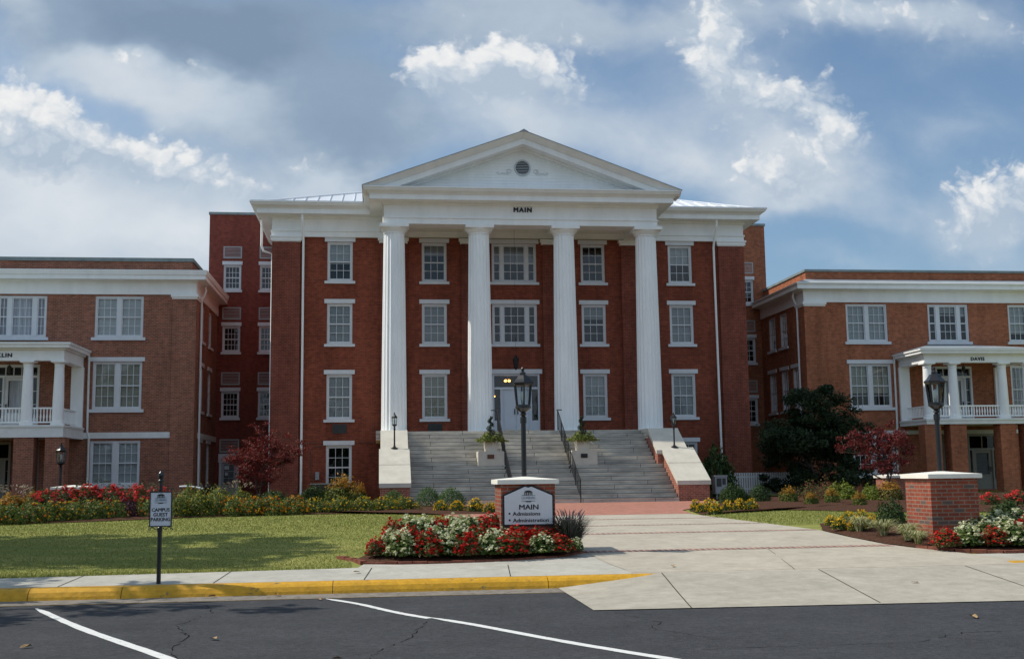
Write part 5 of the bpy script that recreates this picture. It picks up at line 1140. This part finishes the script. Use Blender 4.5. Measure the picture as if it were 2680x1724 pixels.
for i, (x, y, w, h) in enumerate(((1.02, 23.2, .5, .3), (1.55, 22.6, .75, .52), (1.95, 22.9, .75, .5), (2.3, 23.4, .62, .5))): plant('liriope', 'liriope', 'green strappy grass clump, %s from the left behind the begonias of the MAIN pillar' % ORD[i], 'grass', x, y, w, h, (.76, .42), 'strappy grasses behind the begonias')
# long bed before the left wing
LA = ((-9.85, 32.3), (-9.45, 32.95), (-9.05, 33.6), (-8.62, 34.05), (-8.15, 34.45), (-7.72, 34.9), (-6.85, 35.7))
for i, (x, y) in enumerate(LA): plant('lantana', 'lantana_mixed', 'green lantana dotted with orange flowers, %s from the left along the lawn edge' % ORD[i], 'flower', x, y, .98, .58, (.92, .5), 'lantanas along the left end of the lawn')
plant('purple_shrub', 'purple_shrub', 'low dark purple leaved plant at the lawn edge left of the parking sign', 'shrub', -7.38, 35.3, .78, .54, (.84, .5))
for i, (x, y, h) in enumerate(((-10.85, 39.2, .82), (-10.2, 39.6, .92), (-9.5, 39.5, .98), (-8.75, 39.6, .95), (-8.0, 39.9, .96), (-7.45, 40.6, .86))):
    plant('rose_bush', 'rose', 'rose bush with coral red blooms, %s from the left in front of the KLIN wing' % ORD[i], 'rose', x, y, 1.12, h, (1.04, .9), 'coral rose bushes')
plant('golden_shrub', 'bronze_shrub', 'gold and bronze shrub at the left edge of the bed behind the lantanas', 'shrub', -11.6, 38.3, 1.2, .72, (.92, .78)); plant('golden_shrub', 'bronze_shrub', 'orange tinted shrub between the straw grass and the first rose bush', 'shrub', -11.75, 41.4, 1.0, .75, (.92, .78))
plant('fountain_grass', 'fountain_grass', 'straw coloured fountain grass near the left porch piers', 'grass', -14.2, 47.6, 1.2, .9, (1.0, .8)); plant('dark_shrub', 'dark_shrub', 'dark green shrub below the left porch lamp', 'shrub', -12.6, 46.2, 1.15, .78, (1.0, .62))
for i, (x, y, w, h) in enumerate(((-5.95, 35.6, .9, .68), (-5.35, 35.9, .95, .76), (-4.85, 36.3, .85, .70), (-6.4, 40.6, 1.1, .86), (-5.5, 40.9, 1.1, .8), (-4.75, 41.2, 1.05, .72))):
    plant('flowering_shrub', 'shrub_yellow_green', 'yellow green flowering shrub, %s from left in the %s row right of the parking sign' % (ORD[i % 3], 'front' if i < 3 else 'back'), 'shrub', x, y, w, h, (1.0, .7), 'yellow green shrubs beside the sign')
for i, (x, y) in enumerate(((-4.4, 36.1), (-3.85, 36.2), (-3.25, 36.3), (-2.6, 36.7))): plant('lantana', 'lantana_orange', 'lantana covered in orange flowers, %s from the left in the middle of the long bed' % ORD[i], 'flower', x, y, .92, .60, (.92, .5), 'orange lantanas in the middle of the long bed')
for i, (x, y) in enumerate(((-1.95, 37.2), (-1.2, 37.4), (-.45, 37.5), (.25, 37.6), (.85, 38.0))): plant('lantana', 'lantana_yellow', 'low lantana with yellow flowers, %s from the left below the small sunlit lamp' % ORD[i], 'flower', x, y, .95, .50, (.92, .5), 'yellow lantanas before the left stair wall')
plant('dark_shrub', 'dark_shrub', 'low dark shrub left of the downpipe behind the orange lantanas', 'shrub', -4.1, 46.5, 1.3, .62, (1.0, .62)); plant('dark_shrub', 'dark_shrub', 'dark shrub below the meter box on the main building', 'shrub', -2.75, 50.0, 1.3, .72, (1.0, .62))
plant('nandina', 'nandina', 'tall gold tipped nandina below the ground floor window of the main building', 'shrub', -1.42, 46.6, 1.22, 1.16, (.92, .78)); plant('nandina', 'nandina', 'smaller gold tipped nandina right of the tall one by the main building', 'shrub', -.76, 46.2, .72, .86, (.92, .78))
plant('clipped_ball_shrub', 'clipped_ball', 'small clipped green ball shrub against the brick end of the left stair wall', 'shrub', .58, 43.9, .86, .62, (.96, .7))
plant('clipped_ball_shrub', 'clipped_ball', 'left one of the two round clipped shrubs touching before the steps', 'shrub', 1.80, 41.7, .92, .74, (.96, .7)); plant('clipped_ball_shrub', 'clipped_ball', 'right one of the two round clipped shrubs touching before the steps', 'shrub', 2.56, 40.75, 1.06, .72, (.96, .7))
plant('fountain_grass', 'fountain_grass', 'straw plumed grass below the red maple beside the grey door', 'grass', -6.0, 50.6, 1.15, .95, (1.0, .8))
# right hand beds
plant('dark_shrub', 'dark_shrub', 'wide dark green shrub right of the right stair wall', 'shrub', 12.82, 41.0, .95, .68, (1.0, .62)); plant('dark_shrub', 'dark_shrub', 'dark green shrub at the left end of the picket fence', 'shrub', 14.04, 41.5, .84, .64, (1.0, .62)); plant('dark_shrub', 'dark_shrub', 'dark green shrub between the wide shrub and the fence shrub', 'shrub', 13.4, 41.9, .75, .55, (1.0, .62))
plant('dark_shrub', 'dark_shrub', 'tall dark shaded bush against the main building right of the steps', 'shrub', 14.9, 49.8, 1.75, 2.15, (1.0, .62), seed=1)
for x, y, w, h, lb in ((14.6, 39.9, .66, .58, 'gold topped nandina nearest the picket fence'), (14.17, 36.7, .48, .44, 'small orange nandina in the mulch before the dark evergreen'), (15.43, 38.1, .56, .52, 'gold tipped nandina left of the lime green shrub'), (15.13, 35.1, .48, .44, 'small gold tipped nandina in front of the red maple')): plant('nandina', 'nandina', lb, 'shrub', x, y, w, h, (.92, .78), 'nandinas in the right mulch bed')
plant('spirea', 'spirea', 'thin twiggy bronze shrub behind the gold nandinas', 'shrub', 15.8, 41.0, 1.1, .72, (1.0, .72)); plant('spirea', 'spirea', 'twiggy reddish shrub under the dark evergreen tree', 'shrub', 17.4, 43.2, 1.2, .78, (1.0, .72))
plant('lime_shrub', 'lime_shrub', 'lime green shrub left of the maple trunk', 'shrub', 17.3, 41.6, 1.2, .66, (1.0, .58)); plant('lime_shrub', 'lime_shrub', 'smaller lime green shrub touching the maple trunk', 'shrub', 18.0, 40.6, .85, .58, (1.0, .58)); plant('bronze_shrub', 'bronze_shrub', 'bronze shrub between the maple trunk and the plain pillar', 'shrub', 18.5, 40.2, 1.0, .72, (.92, .78))
plant('dark_shrub', 'dark_shrub', 'dark rounded shrub directly left behind the plain pillar', 'shrub', 9.95, 21.6, .62, .54, (1.0, .62), seed=0, z=.45); plant('dark_shrub', 'dark_shrub', 'dark shrub right behind the plain pillar above white begonias', 'shrub', 12.7, 22.2, .85, .50, (1.0, .62), seed=2)
plant('rose_bush', 'rose', 'rose bush with a few red blooms right behind the plain pillar', 'rose', 18.6, 33.4, .7, .42, (1.04, .9)); plant('rose_bush', 'rose', 'red flowering bush at the right edge before the porch piers', 'rose', 19.35, 33.2, .8, .48, (1.04, .9))
for x, lb in ((4.66, 'on the plinth with the brown plaque'), (8.52, 'on the plinth with the black plaque')):
    pot('square cream planter pot ' + lb, x)
    plant('trailing_greens', 'fern_spill', 'bright green trailing plants spilling from the pot ' + lb, 'plant', x, 47.7, 1.12, .40, (.8, .24), z=2.90)
    r = thing('topiary', 'dark spiral topiary rising from the pot ' + lb, 'plant', (x, 47.7, 2.95)); rnd = random.Random(int(x)); F = MB()
    for i in range(2000):
        t = rnd.random(); a = t*6.283*3; rr = .27*(1-t*.68); p = Vector((x+rr*.5*math.cos(a), 47.7+rr*.5*math.sin(a), 3.02+t*.92))+rdir(rnd)*rr*.62*rnd.random()**.4; card(F, p, rdir(rnd), .02, .014, rnd)
    F.build('foliage', G_EVER, r, recalc=False); q = MB(); q.tube([(x, 47.7, 2.95), (x, 47.7, 4.0)], .018, 6); q.build('stem', BARK, r)

# ------------------------------------------------------------------ trees, fence and small things
def tree(name, label, x, y, h, rx, rz, zc, mats, wts, nl, s, seed, multi=1, trunk_h=None, tr=.09, z=None, spread=.9, bush=False, ncl=64, cs=(.14, .34)):
    rnd = random.Random(seed); z = ground(y) if z is None else z
    r = thing(name, label, 'tree', (x, y, z)); T_ = MB(); tips = []
    def grow(p, d, L, rad_, depth):
        pts = [p]; q = p.copy(); dd = d.copy(); n = 4
        for i in range(n): dd = (dd+rdir(rnd)*.16+Vector((0, 0, .05))).normalized(); q = q+dd*L/n; pts.append(q.copy())
        T_.tube(pts, [rad_*(1-.5*i/n) for i in range(n+1)], 6, depth == 0)
        if depth >= 3: tips.append(q); return
        for k in range(rnd.randint(2, 4) if depth else rnd.randint(4, 6)):
            b = pts[rnd.randint(2, n)]; nd_ = (dd*.55+rdir(rnd)*spread); nd_.z = abs(nd_.z)*.6+.1; grow(b, nd_.normalized(), L*rnd.uniform(.55, .8), rad_*.52, depth+1)
        tips.append(q)
    for m in range(multi):
        a = 6.28*m/max(1, multi)+.4; grow(Vector((x, y, z-.05)), Vector((.28*math.cos(a)*(multi > 1), .28*math.sin(a)*(multi > 1), 1)).normalized(), trunk_h or h*.42, tr, 0)
    T_.build('trunk', BARK, r, smooth=True)
    F = MB(); cl = []
    for _ in range(170 if bush else ncl):
        if bush:
            t = rnd.uniform(.02, .95); a = rnd.uniform(0, 6.283); k = rx*math.sqrt(max(.02, 1-t**2.0))*(1+.28*math.sin(a*3+t*4))*rnd.random()**.35*rnd.uniform(.75, 1.15); cl.append((Vector((x+math.cos(a)*k, y+math.sin(a)*k, z+t*h*(1+.12*math.sin(a*2+1)))), rnd.uniform(.10, .26))); continue
        d = rdir(rnd); k = rnd.random()**.38; cl.append((Vector((x+d.x*rx*k, y+d.y*rx*k, zc+d.z*rz*k)), rnd.uniform(*cs)))
    cl += [(t, .22) for t in tips]
    for i in range(nl):
        c, cr_ = cl[rnd.randrange(len(cl))]; p = c+rdir(rnd)*rx*cr_*rnd.random()**.5*Vector((1, 1, .6)).length/1.6; p.z = c.z+(p.z-c.z)*.6
        if p.z < z+.15: continue
        F.mat = rnd.choices(range(len(wts)), wts)[0]; card(F, p, (rdir(rnd)+Vector((0, 0, .5))).normalized(), s*rnd.uniform(.7, 1.3), s*rnd.uniform(.4, .75), rnd)
    F.build('crown', mats, r, recalc=False); return r
tree('red_maple_tree', 'bushy reddish maple against the left corner of the main building', -4.95, 49.2, 3.3, .98, 1.35, 2.2, [L_RED, L_REDO, L_REDD], [.30, .08, .62], 9000, .05, 3, multi=3, trunk_h=1.5, tr=.045)
tree('red_maple_tree', 'red maple with a thin pale trunk in the mulch bed before the DAVIS wing', 19.4, 42.0, 3.2, .98, 1.0, 2.4, [L_REDD, L_RED], [.75, .25], 6000, .048, 9, multi=1, trunk_h=1.5, tr=.06)
tree('evergreen_tree', 'large dark evergreen tree in the shade right of the main building', 19.9, 50.2, 4.7, 2.5, 2.35, 2.45, [G_EVER, G_DK], [.95, .05], 56000, .075, 5, multi=2, trunk_h=1.9, tr=.10, bush=True)
# a broad tree outside the picture on the left, whose shade falls across the lawn and kerb
tree('shade_tree', 'broad leafy tree out of the frame whose shade crosses the left lawn', -14.2, 22.6, 12, 5.2, 3.0, 9.0, [G_MID, G_DK], [.6, .4], 22000, .22, 11, trunk_h=5, tr=.28, ncl=34, cs=(.12, .24))
tree('shade_tree', 'second broad tree out of the frame whose shade reaches the asphalt', -13.6, 16.1, 10, 2.4, 2.0, 7.4, [G_MID, G_DK], [.6, .4], 6000, .18, 12, trunk_h=4.5, tr=.22)
r = thing('picket_fence', 'low white picket fence in the shade between the building and the evergreen', 'fence', (17.6, 52.4, ZG)); q = MB()
FA, FB = Vector((16.35, 52.0)), Vector((19.9, 52.8)); n = 30
for i in range(n):
    p = FA+(FB-FA)*i/(n-1); q.box(p.x-.04, p.x+.04, p.y-.012, p.y+.012, ZG+.05, ZG+1.08)
q.build('pickets', WHITE_OLD, r)
q = MB()
for z in (.3, .85): q.prism([(FA.x, FA.y+.015), (FB.x, FB.y+.015), (FB.x, FB.y+.05), (FA.x, FA.y+.05)], ZG+z, ZG+z+.08, 'z')
q.build('rail', WHITE_OLD, r)
q = MB(); q.box(FA.x-.13, FA.x-.045, FA.y-.05, FA.y+.05, ZG, ZG+1.22); q.build('post', WHITE_OLD, r)
r = thing('notice_box', 'grey metal newspaper style box in shade beside the right stair wall', 'box', (13.95, 46.2, ZG)); q = MB()
q.box(13.72, 14.22, 46.0, 46.45, ZG+.25, ZG+.95); q.box(13.70, 14.24, 45.97, 46.47, ZG+.951, ZG+1.0); q.box(13.76, 13.8, 46.02, 46.06, ZG, ZG+.249); q.box(14.14, 14.18, 46.02, 46.06, ZG, ZG+.249); q.build('cabinet', GREY, r)
q = MB(); q.box(13.78, 13.98, 45.985, 45.999, ZG+.55, ZG+.88); q.box(14.02, 14.16, 45.985, 45.999, ZG+.62, ZG+.88); q.build('front_panel', DKGREY, r)
r = thing('cooling_unit', 'dark air conditioning unit behind shrubs below the meter box', 'machine', (-2.6, 53.3, ZG)); q = MB(); q.box(-3.05, -1.75, 52.9, 53.8, ZG, 1.22)
for i in range(9): q.box(-3.0, -1.8, 52.88, 52.9, ZG+.08+i*.075, ZG+.11+i*.075)
q.build('casing', DKGREY, r); q = MB(); q.box(-3.07, -1.73, 52.87, 53.82, 1.221, 1.26); q.build('lid', GREY, r)
def low_pillar(label, x, y, w, h):
    r = thing('low_brick_pillar', label, 'pillar', (x, y, ZG)); q = MB(); q.box(x-w/2, x+w/2, y-w/2, y+w/2, ZG-.1, ZG+h); q.build('shaft', BRICK_CHEEK, r)
    q = MB(); a = w/2+.07; q.add([(x-a, y-a, ZG+h), (x+a, y-a, ZG+h), (x+a, y+a, ZG+h), (x-a, y+a, ZG+h), (x-a, y-a, ZG+h+.09), (x+a, y-a, ZG+h+.09), (x+a, y+a, ZG+h+.09), (x-a, y+a, ZG+h+.09), (x, y, ZG+h+.16)], [(0, 3, 2, 1), (0, 1, 5, 4), (1, 2, 6, 5), (2, 3, 7, 6), (3, 0, 4, 7), (4, 5, 8), (5, 6, 8), (6, 7, 8), (7, 4, 8)]); q.build('capstone', CAST, r)
low_pillar('low brick pillar with white cap behind the coral roses', -11.3, 44.6, 1.15, .80)
low_pillar('low brick pillar with white cap between the red maple and the plain pillar', 20.6, 44.3, 1.05, .82)
r = thing('garden_bench', 'curved white bench top half hidden behind shrubs beside the grey door', 'bench', (-7.3, 46.5, ZG)); q = MB()
pts = [(-7.75+.9*i/10, 46.5, ZG+.74+.10*math.sin(math.pi*(.35+.65*i/10))) for i in range(11)]; q.tube(pts, .035, 8); q.build('back_rail', WHITE, r)
q = MB(); q.box(-7.75, -6.85, 46.4, 46.8, ZG+.40, ZG+.45); q.build('seat', DKGREY, r)
for x in (-7.7, -6.9): q = MB(); q.box(x-.03, x+.03, 46.45, 46.75, ZG, ZG+.40); q.box(x-.02, x+.02, 46.48, 46.52, ZG+.40, ZG+.80); q.build('leg', DKGREY, r)
# dry leaves blown onto the paving
LV = ((-1.62, 11.9, 'curled dry leaf on the asphalt between the two white lines'), (-3.35, 11.7, 'pale dry leaf on the asphalt left of the first white line'), (-2.95, 10.6, 'brown dry leaf near the bottom of the first white line'), (6.35, 11.9, 'tan dry leaf alone on the dark asphalt below the apron'), (4.35, 16.9, 'dark twisted leaf on the concrete drive beyond the apron'), (-2.2, 15.95, 'brown leaf in the gutter below the parking sign'), (-1.35, 15.98, 'brown leaf in the gutter right of the sign shadow'), (-.75, 15.35, 'dry leaf at the tip of the long white line'),
      (7.6, 12.9, 'small leaf on asphalt at the right edge below the apron'), (7.1, 14.8, 'tiny brown leaf on the joint of the concrete apron'), (-.35, 10.4, 'small dry leaf on the asphalt right of the long crack'), (-.3, 17.0, 'dry leaf on the sidewalk near the corner of the flower bed'))
for i, (x, y, lb) in enumerate(LV):
    zz_ = .008 if y < 15.5 else (.02 if y < 16.1 else ground(y)+.02)
    if x > 2.6 and 13.4 < y < 16.3: zz_ = apron_z(x, y)+.008
    rnd = random.Random(i); a = rnd.uniform(0, 6.28); mb = MB(); k = rnd.uniform(.7, 1.1)*(1.3 if i in (3, 4) else 1); vs = []
    for j, (u, v, h) in enumerate(((-.06, 0, .004), (-.03, .028, .02), (.01, .034, .03), (.05, .012, .022), (.065, -.004, .012), (.03, -.026, .026), (-.02, -.026, .016), (0, 0, .008))): vs.append((x+k*(u*math.cos(a)-v*math.sin(a)), y+k*(u*math.sin(a)+v*math.cos(a)), zz_+h*k*rnd.uniform(.6, 1.3)))
    mb.add(vs, [(j, (j+1) % 7, 7) for j in range(7)]); tag(mb.build('fallen_leaf', LEAFDRY, origin=(x, y, zz_), recalc=False), lb, 'leaf', 'dry leaves on the paving')
# far trees across the road behind the viewer, seen only in the window glass
rnd = random.Random(21); mb = MB()
for k in range(26):
    tx = -75+6*k+rnd.uniform(-2, 2); ty = rnd.uniform(-62, -50); th = rnd.uniform(6, 13); rx_ = rnd.uniform(3, 5)
    for i in range(420):
        d = rdir(rnd); q = rnd.random()**.4; mb.mat = i % 2; card(mb, Vector((tx+d.x*rx_*q, ty+d.y*rx_*q, max(.5, th*.55+d.z*th*.5*q))), rdir(rnd), rnd.uniform(.4, .8), rnd.uniform(.3, .6), rnd)
tag(mb.build('treeline', [G_DK, G_MID], recalc=False), 'line of trees across the road, mirrored in the windows', 'trees', kind='stuff')
# short turf blades over the visible lawns
def interp(x, P):
    for (a, c), (b, d) in zip(P, P[1:]):
        if a <= x <= b: return c+(d-c)*(x-a)/(b-a)
    return P[0][1] if x < P[0][0] else P[-1][1]
def inlawn(x, y):
    if y < interp(x, [(-20, 17.30), (-5.3, 17.30), (-3.6, 17.40), (-.3, 17.62)]): return False
    if x < (-.40 if y < 19.2 else .42 if y < 22.5 else .84 if y < 27.6 else 2.6) and y < interp(x, [(-21, 31), (-9.98, 32.05), (-8.06, 33.25), (-5.55, 35.2), (-2.46, 36.3), (.6, 36.9), (2.0, 33.9), (3.3, 33.9)]): return True
    return 8.68 < x < 16 and 24.3 < y < 33 and y < 31.0+(x-8.7)*1.0 and y < 35-(x-9)*.9+3
rnd = random.Random(4); mb = MB(); cnt = 0
while cnt < 90000:
    y = 17.3+20*rnd.random()**1.6; x = rnd.uniform(-.33*y, .55*y)
    if not inlawn(x, y): cnt += .25; continue
    cnt += 1; z = ground(y)-.012; h = (1.8 if y < 17.75 else 1)* rnd.uniform(.010, .030)*(1+.5*(y > 26)); a = rnd.uniform(0, 6.28); w_ = .006*(1+.05*(y-17)); dx, dy = math.cos(a)*w_, math.sin(a)*w_; lx, ly = rnd.uniform(-.02, .02), rnd.uniform(-.02, .02)
    mb.add([(x-dx, y-dy, z), (x+dx, y+dy, z), (x+lx, y+ly, z+h)], [(0, 1, 2)])
g = mb.build('grass', BLADE, recalc=False); tag(g, 'short mown grass on the lawns both sides of the drive', 'grass', kind='stuff')
